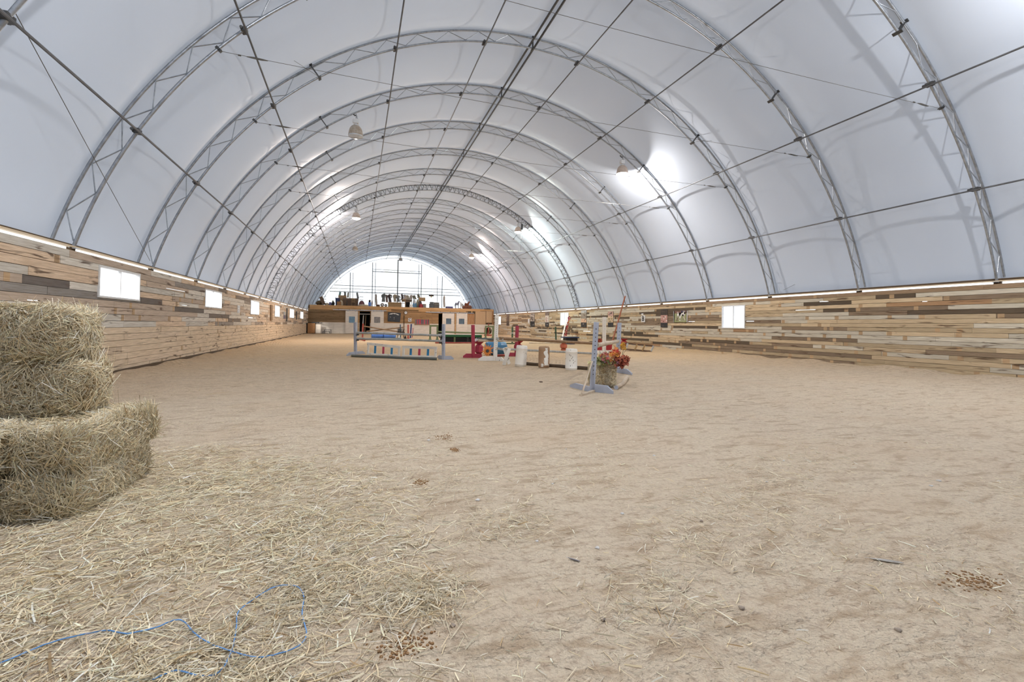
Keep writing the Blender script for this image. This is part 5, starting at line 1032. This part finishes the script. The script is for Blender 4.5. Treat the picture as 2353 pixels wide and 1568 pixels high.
a = gp_at(1371, 794, F0)+Vector((.02, .02, 0)); b = gp_at(1421, 784.5, R0)+Vector((-.05, -.05, 0)); rail(a, b, .055, mBareP, 'peeled white pole joining the two lilac standards at the right')
p0 = Gd(1416, 893.5); p1 = Gd(1441, 871); pm = Gd(1432, 884); 
q = MB(); pts = [Vector((p.x, p.y, FZ(p.x, p.y)+.05)) for p in (p0, p0.lerp(pm, .5), pm, pm.lerp(p1, .6), p1)]; q.tube(pts, [.052, .05, .052, .055, .06], 12); lg = thing('log', 'short bent peeled log lying right of the hay bale', 'log', p0); q.build('shaft', mBareP, lg); dr = (pts[0]-pts[1]).normalized(); MB().tube([pts[0], pts[0]+dr*.012], .05, 12).build('end_grain', mLilac, lg)
# ---- hay
HAYC = np.array([(.88, .73, .48), (.97, .86, .63), (.74, .65, .46), (.52, .36, .19), (1.0, .93, .78), (.66, .62, .46)])
def ribbons(name, P, D1, L_, Wd, curl, cols, m=mHay, up=None):
    """P start points, D1 unit directions, curved flat strips of 3 segments"""
    n = len(P); sd = np.cross(D1, up if up is not None else np.array([0, 0, 1.])); sd /= np.linalg.norm(sd, axis=1, keepdims=True)+1e-9
    tilt = RNG.normal(0, .6, (n, 1)); nn_ = np.cross(sd, D1); sd = sd*np.cos(tilt)+nn_*np.sin(tilt)
    V_ = []
    for t in (0, .34, .67, 1.):
        c = P+D1*(L_*t)[:, None]+curl*(t*t)
        w = sd*(Wd*(1-.5*abs(t-.4)))[:, None]; V_ += [c-w, c+w]
    V_ = np.stack(V_, 1).reshape(-1, 3); b = np.arange(n)[:, None]*8
    q = np.stack([np.stack([b[:, 0]+i*2, b[:, 0]+i*2+1, b[:, 0]+i*2+3, b[:, 0]+i*2+2], 1) for i in range(3)], 1).reshape(-1, 4)
    return V_, q, np.repeat(cols, 8, 0)
def haycol(n, bright=1.):
    c = HAYC[RNG.choice(len(HAYC), n, p=[.32, .27, .14, .07, .14, .06])]*RNG.uniform(.62, 1.18, (n, 1))*bright; return np.clip(c, .02, .95)
def bale(c, dims, rotz, label, nst, seed, tops=True, fuzz=.05, wisp=.16):
    """rectangular bale: dense core, carpet of stems"""
    c = Vector(c); hx, hy, hz = (d/2 for d in dims); Rz = Matrix.Rotation(rotz, 3, 'Z'); rt = thing('hay_bale', label, 'hay bale', (c.x, c.y, c.z-hz), 'hay bales')
    bm = bmesh.new(); bmesh.ops.create_cube(bm, size=2); bmesh.ops.subdivide_edges(bm, edges=bm.edges, cuts=9, use_grid_fill=True); R_ = random.Random(seed); ph = [R_.uniform(0, 6) for _ in range(8)]
    def shape(v):
        x, y, z = v; 
        L4 = (abs(x)**5+abs(y)**5+abs(z)**5)**(1/5.); x, y, z = x/L4, y/L4, z/L4
        k = 1+.03*math.sin(5*x+ph[0])+.03*math.sin(6*y+ph[1])+.025*math.sin(9*x+7*z+ph[2])+.02*math.sin(13*y+11*z+ph[3])
        return Rz @ Vector((x*hx*k, y*hy*k, z*hz*(1+.5*(k-1))))
    vs = [tuple(c+shape(v.co)*.97) for v in bm.verts]; fs = [tuple(v.index for v in f.verts) for f in bm.faces]; bm.free()
    MB().add(vs, fs, None, True).build('core', mHayCore, rt)
    face = RNG.choice(6, nst, p=np.array([hy*hz, hy*hz, hx*hz, hx*hz, hx*hy, hx*hy*.3])/(2*hy*hz+2*hx*hz+1.3*hx*hy)); u = RNG.uniform(-1, 1, (nst, 2))
    P = np.zeros((nst, 3)); Nn = np.zeros((nst, 3)); T = np.zeros((nst, 3))
    for f in range(6):
        s_ = face == f; ax = f//2; sg = 1 if f % 2 == 0 else -1; o_ = [i for i in range(3) if i != ax]
        P[s_, ax] = sg; P[s_, o_[0]] = u[s_, 0]; P[s_, o_[1]] = u[s_, 1]; Nn[s_, ax] = sg
    L4 = (np.abs(P)**5).sum(1)**.2; P = P/L4[:, None]
    Nn = np.sign(P)*np.abs(P)**4; Nn /= np.linalg.norm(Nn, axis=1, keepdims=True)
    P0 = P.copy(); P = P*np.array([hx, hy, hz])*(1+RNG.uniform(-.02, fuzz, (nst, 1)))
    # direction field: flows in swirls over the surface
    an = 1.4*np.sin(P[:, 0]*9+ph[0])+1.2*np.sin(P[:, 2]*11+P[:, 1]*7+ph[1])+RNG.normal(0, .75, nst)
    a1 = np.cross(Nn, np.array([0, 0, 1.])+1e-3); a1 /= np.linalg.norm(a1, axis=1, keepdims=True); a2 = np.cross(Nn, a1)
    T = a1*np.cos(an)[:, None]+a2*np.sin(an)[:, None]+Nn*RNG.normal(-.02, .07, (nst, 1)); T /= np.linalg.norm(T, axis=1, keepdims=True)
    e2 = np.sort(np.abs(P0), 1)[:, 1]; L_ = (RNG.gamma(3., wisp/3., nst)+.03)*(1-.6*np.clip((e2-.6)/.3, 0, 1)); P = P-T*(L_*.5)[:, None]
    curl = Nn*(-.26*L_)[:, None]+RNG.normal(0, .11, (nst, 3))*L_[:, None]; curl[:, 2] -= .14*L_
    rz = np.array(Rz); P = P@rz.T; T = T@rz.T; curl = curl@rz.T; Nw = Nn@rz.T
    shade = np.ones((nst, 1))
    Vv, Qq, Cc = ribbons('s', P, T, L_, RNG.uniform(.0011, .0030, nst), curl, haycol(nst), up=Nw)
    o = np_mesh('stems', Vv+np.array([0, 0, hz]), Qq, mHay, Cc); o.parent = rt; o['kind'] = 'stuff'
    return rt
zb = .345
def bl(x, y, lay, label, seed, n=15000, rot=-.06, dims=(.52, 1.16, .36)): return bale((x, y, zb*lay+dims[2]/2-.01), dims, rot, label, n, seed)
bl(-2.17, 4.86, 0, 'hay bale on the ground at the right of the stack, lowest', 1, 17000); bl(-2.13, 4.88, 1, 'hay bale on top of the lowest one, nearest the camera on the right', 2, 17000, -.10)
bl(-2.72, 4.78, 0, 'hay bale on the ground at the picture edge, bottom left', 3, 9000, .02); bl(-2.70, 4.80, 1, 'hay bale at the picture edge in the second layer', 4, 10000, .04)
bale((-2.74, 4.98, .69+.235), (1.20, .56, .50), .06, 'hay bale third layer of the stack, under the topmost', 15000, 5); bale((-2.76, 4.96, .69+.46+.225), (1.10, .52, .46), .03, 'topmost hay bale of the stack at the left edge', 15000, 6)
gB = Gd(1397, 893); gb_ = bale((5.98, 10.35, .31), (.62, .95, .62), -.35, 'hay bale under artificial flowers at the right lilac jump', 9000, 9, wisp=.12)
# flowers on it
fl_ = thing('flower_garland', 'garland of faded autumn artificial flowers draped over the hay bale', 'flowers', (5.98, 10.2, .62)); pals = [S(236, 150, 150), S(226, 120, 120), S(240, 190, 130), S(236, 200, 150), S(214, 66, 66), S(196, 150, 176), S(236, 170, 90), S(226, 214, 190)]; grn = [S(150, 158, 96), S(110, 122, 72), S(178, 176, 120)]; rus = [S(150, 72, 52), S(176, 96, 70), S(128, 60, 46)]
Dg = dep((5.98, 10.2, 0))
def reg(x0, y0, x1, y1, dd=.22): return lambda R_: at(R_.uniform(x0, x1), R_.uniform(y0, y1), Dg-.30+R_.uniform(-dd, dd))
def ell(cx_, cy_, rx, ry, dd=.2):
    def f(R_):
        a_ = R_.uniform(0, 2*PI); r = math.sqrt(R_.random()); return at(cx_+rx*r*math.cos(a_), cy_+ry*r*math.sin(a_), Dg-.32+R_.uniform(-dd, dd))
    return f
blossoms('pink_blossoms', 90, ell(1392, 823, 15, 12), pals, fl_, (.03, .055), 5); blossoms('orange_blossoms', 60, ell(1414, 812, 11, 12), [S(240, 170, 80), S(236, 140, 90), S(214, 66, 60), S(240, 200, 150)], fl_, (.04, .07), 6); blossoms('rust_leaves', 110, ell(1427, 832, 16, 13), rus, fl_, (.035, .07), 7); blossoms('green_leaves', 70, ell(1382, 830, 16, 12), grn, fl_, (.04, .075), 8)
blossoms('lower_blossoms', 30, ell(1402, 836, 20, 7), pals+rus+grn, fl_, (.03, .05), 9); blossoms('yellow_leaves', 16, ell(1432, 796, 5, 8), [S(230, 180, 60), S(190, 140, 60)], fl_, (.04, .06), 10); blossoms('cream_blossoms', 8, ell(1355, 834, 3, 3), [S(240, 232, 180)], fl_, (.03, .05), 11); blossoms('rust_tips', 30, ell(1440, 826, 7, 5), rus, fl_, (.035, .06), 12)
q = MB(); R_ = random.Random(8)
for i in range(40): p = at(R_.uniform(1378, 1436), R_.uniform(815, 845), Dg-.15); q.tube([p, p+Vector((R_.uniform(-.1, .1), R_.uniform(-.1, .05), R_.uniform(.05, .2)))], .004, 3)
o = q.build('stalks', mat('stalk_green', S(96, 104, 62), .8), fl_); o['kind'] = 'stuff'
# small flowers behind the white standard and red heap by the wall
g_ = Gd(1378, 806); f2 = thing('flower_basket', 'low row of red and orange flowers behind the white standard', 'flowers', g_); D2 = dep(g_); MB().b2((at(1374, 800, D2).x, g_.y, 0), (at(1412, 800, D2).x, g_.y+.2, at(1390, 789, D2).z)).build('box', mRedD, f2, bevel=.01); blossoms('red_flowers', 50, lambda R_: at(R_.uniform(1373, 1384), R_.uniform(780, 787), D2), [S(200, 90, 70), S(220, 130, 90), S(150, 40, 40)], f2, (.05, .09), 14)
b_ = pillar(1437, 779, 800, 7.5, mRedD, 'deep red waisted jump block near the wall beyond the bale', Gd(1437, 800)); b_.rotation_euler = (0, .0, 0)
# slanting brown pole up the right wall
a = on(1404, 800, 0, XR-2.2); b = on(1436.5, 681, 0, XR-.25); a.z = max(a.z, .05); rail(a, b, .055, mat('rust_brown_pole', S(168, 104, 76), .7, 0, S(140, 82, 58), 6, .6), 'rust brown pole leaning up against the right wall')
# wooden crate frame on the sand by the right wall
g_ = Gd(1468, 808.5); D = dep(g_); cr = thing('pallet_frame', 'open wooden crate frame lying by the right wall', 'crate', g_)
A1, A2, A3, A4 = at(1437, 803, D), at(1495, 809.5, D), at(1501, 795.5, D+.2), at(1442, 789.5, D+.2); A1.z = max(A1.z, .03); A2.z = max(.03, A2.z)
for p, r in ((A1, A2), (A4, A3)): MB().bar(p, r, .06, .10).build('long_rail', mWoodD, cr, bevel=.005); MB().bar(p+Vector((0, .55, .0)), r+Vector((0, .55, 0)), .06, .10).build('long_rail', mWoodD, cr, bevel=.005)
for t in (0, .36, .66, 1): MB().bar(A1+(A2-A1)*t+Vector((0, -.03, 0)), A4+(A3-A4)*t+Vector((0, -.03, 0)), .10, .05, (0, 1, 0)).build('cross_slat', mWoodM if t in (.36, .66) else mGreyP, cr, bevel=.005)
for t in (0, 1): MB().bar(A4+(A3-A4)*t, A4+(A3-A4)*t+Vector((0, .55, 0)), .06, .1).build('end_rail', mWoodD, cr, bevel=.005)
p0 = Gd(1436, 803); p1 = Gd(1452, 807); p0.z = p1.z = .05; tag(MB().bar(p0, p1, .1, .06).build('plank', mWoodM, loc=p0), 'short plank poking out left of the crate frame', 'plank')
# ---- signs and banners on the right wall
def wrect(x0, y0, x1, y1, X=XR): 
    a = on(x0, y1, 0, X); b = on(x1, y0, 0, X); return b.y, a.z, a.y, b.z   # y0,z0,y1,z1 (y falls to the right)
def banner(x0, y0, x1, y1, bands, label, X=XR, s=-1, seed=1):
    r = wrect(x0, y0, x1, y1, X); ya, yb2 = min(r[0], r[2]), max(r[0], r[2]); z0, z1 = min(r[1], r[3]), max(r[1], r[3]); xo = X+s*.05; rt = thing('banner', label, 'banner', (xo, (ya+yb2)/2, z0), 'wall banners')
    MB().b2((xo-.006, ya, z0), (xo+.006, yb2, z1)).build('sheet', mPrint if False else mat('banner_back', S(120, 112, 104), .7), rt)
    R_ = random.Random(seed); q = MB(); zz = z1
    for (fr_, cols) in bands:
        h_ = (z1-z0)*fr_; q.b2((xo+s*.006, ya+.01, zz-h_), (xo+s*.010, yb2-.01, zz), cols[0])
        for i in range(int(26*fr_)+2):
            w = R_.uniform(.1, .45)*(yb2-ya); hh = R_.uniform(.08, .4)*h_; yc = R_.uniform(ya+w/2, yb2-w/2); zc_ = R_.uniform(zz-h_+hh/2, zz-hh/2); an = R_.uniform(0, 3); pl = []
            for k in range(7): aa = 2*PI*k/7; pl.append(Vector((xo+s*(.012+i*.0003), yc+w/2*math.cos(aa)*R_.uniform(.6, 1), zc_+hh/2*math.sin(aa)*R_.uniform(.6, 1))))
            q.prism(pl, (1, 0, 0), .001, R_.choice(cols))
        zz -= h_
    q.build('print', mPrint, rt, attr=True, fix=True)
    return rt
dk = [S(44, 42, 44), S(70, 66, 66)]; sk_ = [S(150, 140, 128), S(200, 190, 178), S(96, 86, 78), S(120, 100, 84)]; pk = [S(220, 180, 150), S(160, 140, 130), S(110, 90, 80), S(230, 210, 190)]
banner(1336, 713, 1349, 752, [(.16, [S(190, 190, 190), S(130, 126, 120)]), (.34, sk_), (.22, pk), (.28, dk+[S(130, 126, 124)])], 'tall banner with pale figures right of the leaning flowered board', seed=2)
banner(1398, 716, 1410.5, 751, [(.3, [S(200, 160, 150), S(120, 90, 80), S(90, 80, 76)]), (.42, [S(220, 190, 160), S(150, 130, 90), S(100, 110, 70)]), (.28, dk)], 'tall banner between the two jump poles, dark at its foot', seed=3)
banner(1519.5, 711, 1535.5, 752.5, [(.32, [S(56, 46, 40), S(84, 66, 52)]), (.42, [S(196, 150, 140), S(240, 238, 236), S(130, 90, 80), S(250, 250, 250)]), (.26, dk)], 'tall banner with a white horse left of the square horse picture', seed=4)
banner(1253.5, 716.5, 1262.5, 751.5, [(.25, [S(120, 100, 90), S(150, 140, 130)]), (.45, [S(220, 210, 200), S(180, 140, 130)]), (.3, dk+[S(140, 140, 150)])], 'narrow banner left of the small bright window', seed=5)
banner(1219, 720, 1229.5, 751, [(.6, [S(170, 160, 150), S(90, 76, 66), S(210, 200, 190)]), (.4, dk+[S(110, 108, 106)])], 'narrow banner above the first white barrel', seed=6); banner(1164.5, 722, 1171, 749, [(.6, [S(120, 100, 84), S(150, 130, 120)]), (.4, [S(100, 86, 76), S(70, 60, 56)])], 'faded narrow banner nearest the loft corner', seed=7)
banner(1549.5, 714, 1580, 741, [(.22, [S(120, 84, 70), S(190, 150, 150), S(70, 50, 50), S(230, 230, 240)]), (.78, [S(150, 156, 110), S(160, 160, 130)])], 'square picture of a pinto horse on grass with white curled edges', seed=8)
hb_ = bpy.data.objects[[o.name for o in bpy.data.objects if o.get('label', '').startswith('square picture')][0]]; q = MB(); xo = XR-.066
def wp(x, y): p = on(x, y, 0, xo); return p
for pl, c in (([(1556, 721), (1572, 717), (1575, 722), (1571, 727), (1560, 728), (1556, 726)], S(240, 238, 234)), ([(1560, 719), (1566, 718), (1566, 727), (1560, 728)], S(60, 40, 34)), ([(1571, 719), (1577, 714.5), (1579, 718), (1573, 723)], S(80, 54, 44)), ([(1556, 726), (1559, 727), (1556, 738), (1554.5, 738)], S(110, 80, 70)), ([(1561, 727), (1564, 727), (1563, 738), (1561, 738)], S(236, 234, 230)), ([(1569, 726), (1571.5, 726), (1575, 736), (1573, 737)], S(200, 190, 180)), ([(1565, 712.8+2), (1569, 714.8), (1569, 720), (1565, 720)], S(40, 44, 80))):
    q.prism([wp(*p) for p in pl], (1, 0, 0), .002, c)
q.build('horse_print', mPrint, hb_, attr=True)
for x0, x1 in ((1549, 1552), (1578.5, 1581)): r = wrect(x0, 715, x1, 741); MB().b2((XR-.06, min(r[0], r[2]), r[1]), (XR-.03, max(r[0], r[2]), r[3])).build('curled_edge', mWhiteF, hb_, bevel=.006)
ls_ = letter_sign((1474, 725.3, 1482.5, 741), 0, XR-.045, 'B', 'white sign with the letter B on the right wall', (-1, 0, 0))
r = wrect(1214, 733, 1217.5, 742.5); tag(MB().b2((XR-.05, min(r[0], r[2]), r[1]), (XR-.035, max(r[0], r[2]), r[3])).b2((XR-.055, min(r[0], r[2])+.2, r[1]+.3), (XR-.05, max(r[0], r[2])-.2, r[3]-.3)).build('notice', mWhiteF, loc=(XR-.04, r[0], r[1])), 'small white notice beside the banner over the white barrels', 'notice')
# damp stain on the right wall is part of the boards: darker boards below the first right window
a = on(1672, 800, 0, XR-.03); rw = bpy.data.objects['wall_right']
# ---- left wall notices and posts
r0 = on(546, 702, 0, XL+.04); r1 = on(551, 720, 0, XL+.04); nt = thing('number_sign', 'narrow white sign with dark marks between the second and third windows', 'sign', (XL+.04, r0.y, r1.z)); MB().b2((XL+.03, r0.y, r1.z), (XL+.045, r1.y, r0.z)).build('board', mWhiteF, nt)
for t in (.12, .42, .78): zc_ = r1.z+(r0.z-r1.z)*t; MB().b2((XL+.045, r0.y+.25, zc_-.03), (XL+.05, r1.y-.25, zc_+.04)).build('mark', mBlk, nt)
for (x, y0, y1, w, lb, m) in ((623.7, 701, 737, .35, 'wide weathered post on the left wall before the fourth window', mBrownP), (659.5, 708.5, 739, .18, 'dark post on the left wall between the fourth and fifth windows', mDark), (681.5, 716, 735, .15, 'thin dark post left of the sixth window', mDark)):
    a = on(x, y0, 0, XL+.06); b = on(x, y1, 0, XL+.06); tag(MB().b2((XL+.02, a.y-w, b.z), (XL+.10, a.y+w, a.z)).build('wall_post', m, loc=(XL+.06, a.y, b.z), bevel=.005), lb, 'post')
a = on(652, 716, 0, XL+.04); b = on(656, 733, 0, XL+.04); nt = thing('notice', 'pale notice over a dark panel between the fourth and fifth windows', 'notice', (XL+.04, a.y, b.z)); zm = (a.z+b.z)/2; MB().b2((XL+.03, a.y, zm), (XL+.045, b.y, a.z)).build('sheet', mGreyP, nt); MB().b2((XL+.03, a.y, b.z), (XL+.045, b.y, zm)).build('panel', mat('violet_panel', S(110, 100, 116), .7), nt)
# ---- loose hay on the sand
def scatter(n, xr, yr, dens, lmin, lmean, wmean, bright=1., lift=.012, ang=None):
    X = RNG.uniform(*xr, n); Y = RNG.uniform(*yr, n); k = RNG.random(n) < dens(X, Y); X, Y = X[k], Y[k]; n = len(X); a_ = RNG.uniform(0, 2*PI, n) if ang is None else ang+RNG.normal(0, .7, n)
    T = np.stack([np.cos(a_), np.sin(a_), RNG.normal(0, .10, n)], 1); T /= np.linalg.norm(T, axis=1, keepdims=True); L_ = RNG.gamma(2.5, (lmean-lmin)/2.5, n)+lmin
    P = np.stack([X, Y, floor_h(X, Y)-.01+RNG.uniform(.001, lift, n)+np.abs(T[:, 2])*L_*.5], 1)-T*(L_*.5)[:, None]
    curl = np.stack([RNG.normal(0, .12, n)*L_, RNG.normal(0, .12, n)*L_, np.zeros(n)], 1)
    return ribbons('h', P, T, L_, RNG.gamma(4, wmean/4, n)+.0004, curl, haycol(n, bright))
def nz2(x, y, s, p): return .5+.25*(np.sin(x*s+p+1.7*np.sin(y*s*.7+p))+np.sin(y*s*1.3+2*p+1.3*np.sin(x*s*.8)))
def d1(x, y):   # heavy mat around the stack, lower left
    d = np.clip(1.15-np.hypot((x+1.7)/2.2, (y-3.4)/2.6), 0, 1); e = np.clip(1.0-(x+.9)/1.4, 0, 1)*np.clip((6.5-y)/3, 0, 1); return np.clip(d*1.4+e*.5, 0, 1)*(.35+.65*nz2(x, y, 3.1, .4))
def d2(x, y): return np.clip((8.5-y)/6.5, 0.02, 1)*np.clip(nz2(x, y, 2.3, 1.1)*1.8-.75, .05, 1)
def d3(x, y): return np.clip(nz2(x, y, 1.1, 2.)*1.6-.6, .05, 1)*np.clip((16-y)/10, .05, 1)
parts_ = [scatter(150000, (-5.5, 1.2), (1.2, 7.6), d1, .03, .095, .0017, 1.), scatter(42000, (-4, 7.5), (1.2, 9), d2, .015, .055, .0015, 1.), scatter(36000, (-6, 14), (4, 18), d3, .012, .04, .0018, .9)]
cl_ = [(.35, 2.55, .22, 1500), (-.2, 2.75, .25, 1200), (1.1, 3.3, .3, 700), (3.1, 3.0, .5, 700), (2.3, 2.6, .4, 500), (-.6, 2.2, .35, 1400), (.9, 4.3, .5, 600), (4.0, 3.4, .5, 500), (1.6, 2.2, .3, 500)]
for (cx_, cy_, rr, n) in cl_: parts_.append(scatter(n*2, (cx_-rr*1.6, cx_+rr*1.6), (cy_-rr*1.2, cy_+rr*1.2), lambda x, y: np.exp(-((x-cx_)**2+(y-cy_)**2)/(rr*rr)), .02, .07, .0014, .9, .03))
vo = 0; VV = []; QQ = []; CC = []
for v_, q_, c_ in parts_: VV.append(v_); QQ.append(q_+vo); CC.append(c_); vo += len(v_)
hy = np_mesh('loose_hay', np.concatenate(VV), np.concatenate(QQ), mHay, np.concatenate(CC)); tag(hy, 'loose hay stems strewn over the sand around the bales', 'hay', None, 'stuff')
# a few long thick stalks
R_ = random.Random(21)
for i, (x, y, L_, an) in enumerate(((110, 1325, .16, -.4), (70, 1348, .12, -1.2), (790, 1552, .22, .1), (560, 1250, .14, 1.0), (860, 1210, .14, .5), (830, 1168, .1, -.3), (500, 905, .42, .6), (1730, 1545, .12, -.9), (2010, 1350, .1, 1.2))):
    g_ = G(x, y); z = FZ(g_.x, g_.y)+.012; d = Vector((math.cos(an), math.sin(an), 0))
    lb_ = ('at the far lower left edge of the photo', 'left of the blue twine near the picture edge', 'lying at the very bottom beside the twine loop', 'above the twine loop', 'right of and above the twine loop', 'farther up the hay, right of the bales', 'poking out of the sand just right of the stacked bales', 'at the bottom right of centre', 'at the lower right of the photo')[i]
    tag(MB().tube([Vector((g_.x, g_.y, z))-d*L_/2, Vector((g_.x, g_.y, z+.01)), Vector((g_.x, g_.y, z))+d*L_/2+Vector((-d.y, d.x, 0))*.02], [.003, .0035, .002], 5).build('straw_stalk', mat('pale_stalk', S(222, 200, 156), .7), loc=(g_.x, g_.y, z)), 'thick pale straw stalk '+lb_, 'straw', 'single thick straw stalks')
# blue twine
TW = [(-60, 1570), (0, 1544), (57, 1517), (115, 1496), (184, 1479), (245, 1464), (291, 1472), (352, 1460), (382, 1445), (405, 1440), (425, 1447), (451, 1471), (490, 1496), (532, 1510), (589, 1519), (627, 1517), (666, 1506), (696, 1483), (704, 1464), (700, 1445), (694, 1414), (698, 1380), (688, 1358), (670, 1348), (635, 1353), (604, 1370), (562, 1399), (545, 1422), (543, 1452), (537, 1487), (528, 1517), (512, 1548), (486, 1563), (447, 1566), (405, 1557), (375, 1563), (345, 1580)]
pts = []
for i in range(len(TW)-1):
    p_1, p0_, p1_, p2_ = (np.array(TW[max(0, min(len(TW)-1, i+j))], float) for j in (-1, 0, 1, 2))
    for t in (0, .25, .5, .75):
        v = .5*((2*p0_)+(-p_1+p1_)*t+(2*p_1-5*p0_+4*p1_-p2_)*t*t+(-p_1+3*p0_-3*p1_+p2_)*t**3); g_ = G(*v); pts.append(Vector((g_.x, g_.y, FZ(g_.x, g_.y)+.016+.004*math.sin(i*2.1+t*3))))
tag(MB().tube(pts, .0030, 6).build('baling_twine', mat('blue_twine', S(112, 170, 236), .5), loc=pts[0]), 'blue baling twine looping over the loose hay', 'twine')
# feathers, fluff, stones, droppings, damp scrapes
mFe = mat('feather_white', S(226, 224, 222), .7); mFg = mat('feather_grey', S(140, 134, 128), .8, 0, S(210, 206, 200), 20, .8)
def feather(x, y, L_, an, label, m):
    g_ = G(x, y); z = FZ(g_.x, g_.y)+.008; d = Vector((math.cos(an), math.sin(an), 0)); s_ = Vector((-d.y, d.x, 0)); c = Vector((g_.x, g_.y, z)); rt = thing('feather', label, 'feather', c, 'feathers on the sand')
    prof = [(-.5, .0), (-.3, .05), (0, .085), (.25, .07), (.45, .03), (.5, 0)]; pl = [c+d*L_*t+s_*L_*w for t, w in prof]+[c+d*L_*t-s_*L_*w for t, w in prof[::-1][1:-1]]; MB().prism(pl, (0, 0, 1), .003).build('vane', m, rt); MB().tube([c-d*L_*.62, c+d*L_*.4+Vector((0, 0, .004))], .0014, 4).build('quill', mFe, rt)
feather(2036, 1290, .19, -.65, 'long grey and white feather on the sand at right', mFg); feather(1319, 1284, .09, -.9, 'short dark tipped feather on the sand near the centre', mat('feather_dark', S(110, 106, 112), .8))
def blob(name, x, y, r, m, label, cat, h_=.5, grp=None, seed=0):
    g_ = G(x, y); R_ = random.Random(seed+int(x)); z = FZ(g_.x, g_.y); bm = bmesh.new(); bmesh.ops.create_icosphere(bm, subdivisions=2, radius=1); ph = R_.uniform(0, 6); vs = [(g_.x+v.co.x*r*(1+.2*math.sin(3*v.co.y+ph)), g_.y+v.co.y*r*(1+.25*math.sin(4*v.co.x+ph)), z+r*h_*.4+v.co.z*r*h_*(1+.2*math.sin(5*v.co.x+ph))) for v in bm.verts]; fs = [tuple(v.index for v in f.verts) for f in bm.faces]; bm.free()
    return tag(MB().add(vs, fs, None, True).build(name, m, loc=(g_.x, g_.y, z)), label, cat, grp)
for i, (x, y) in enumerate(((1270, 1111), (1373, 1256), (1098, 1148), (1234, 1240), (1430, 1178), (985, 1010), (1301, 1030), (1503, 1047), (946, 877), (1762, 1109), (2140, 1119), (2157, 1106), (1801, 1058))): blob('fluff', x, y, .012+.004*(i % 3), mFe, 'tiny white tuft of down on the sand, '+('nearest the middle of the photo', 'largest, right of the lower centre', 'left of the middle foreground', 'just left of the short dark feather', 'right of the short dark feather', 'left of the scattered brown crumbs', 'right of the small crumb patch', 'below the lilac jump foot', 'far left, below the picket gates', 'in the right middle distance', 'left of a close pair at far right', 'right of a close pair at far right', 'farther off above the long feather')[i], 'fluff', .5, 'white tufts of down on the sand')
for i, (x, y, r) in enumerate(((1509, 1397, .018), (1386, 1421, .017), (1612, 1199, .014), (1040, 1436, .014), (1081, 1203, .010), (1562, 1348, .010), (2064, 1441, .015), (1704, 1393, .016))): blob('pebble', x, y, r, mat('pebble_grey', S(168, 154, 140), .8), 'small rounded pebble, '+('largest, right of centre near the bottom', 'low in the photo, left of the largest pebble', 'right of centre in the middle distance', 'beside the hay clump at the bottom', 'left of the middle foreground tufts', 'just above the largest pebble', 'at the lower right corner region', 'between the largest pebble and the right edge')[i], 'pebble', .6, 'pebbles on the sand')
blob('dropping', 1243, 879, .05, mat('dark_clod', S(92, 70, 54), .9), 'dark clod on the sand in front of the barrels', 'clod', .4)
mClod = mat('brown_scrape', S(164, 128, 88), .95, 0, S(126, 92, 60), 30, .9, .8)
def scrape(x, y, w, h_, label):
    g_ = G(x, y); R_ = random.Random(int(x)); q = MB()
    for i in range(150):
        px = g_.x+R_.gauss(0, w/3.2); py = g_.y+R_.gauss(0, h_/3.2); r = R_.uniform(.003, .010); z = FZ(px, py); q.lathe([(.0, z+r*.7), (r*.8, z+r*.5), (r, z-.004)][::-1], (px, py, 0), 6)
    o = tag(q.build('manure_patch', mClod, loc=g_), label, 'manure'); o['kind'] = 'stuff'
scrape(967, 1105, .11, .14, 'brown crumbled droppings in the middle foreground'); scrape(1020, 1003, .24, .22, 'scattered brown crumbs beyond the foreground droppings'); scrape(1045, 1030, .08, .12, 'small brown crumb patch right of the scattered crumbs'); scrape(2235, 1332, .30, .16, 'wide brown crumb patch at the lower right'); scrape(930, 1480, .22, .16, 'brown crumbs under the hay clump at the bottom')
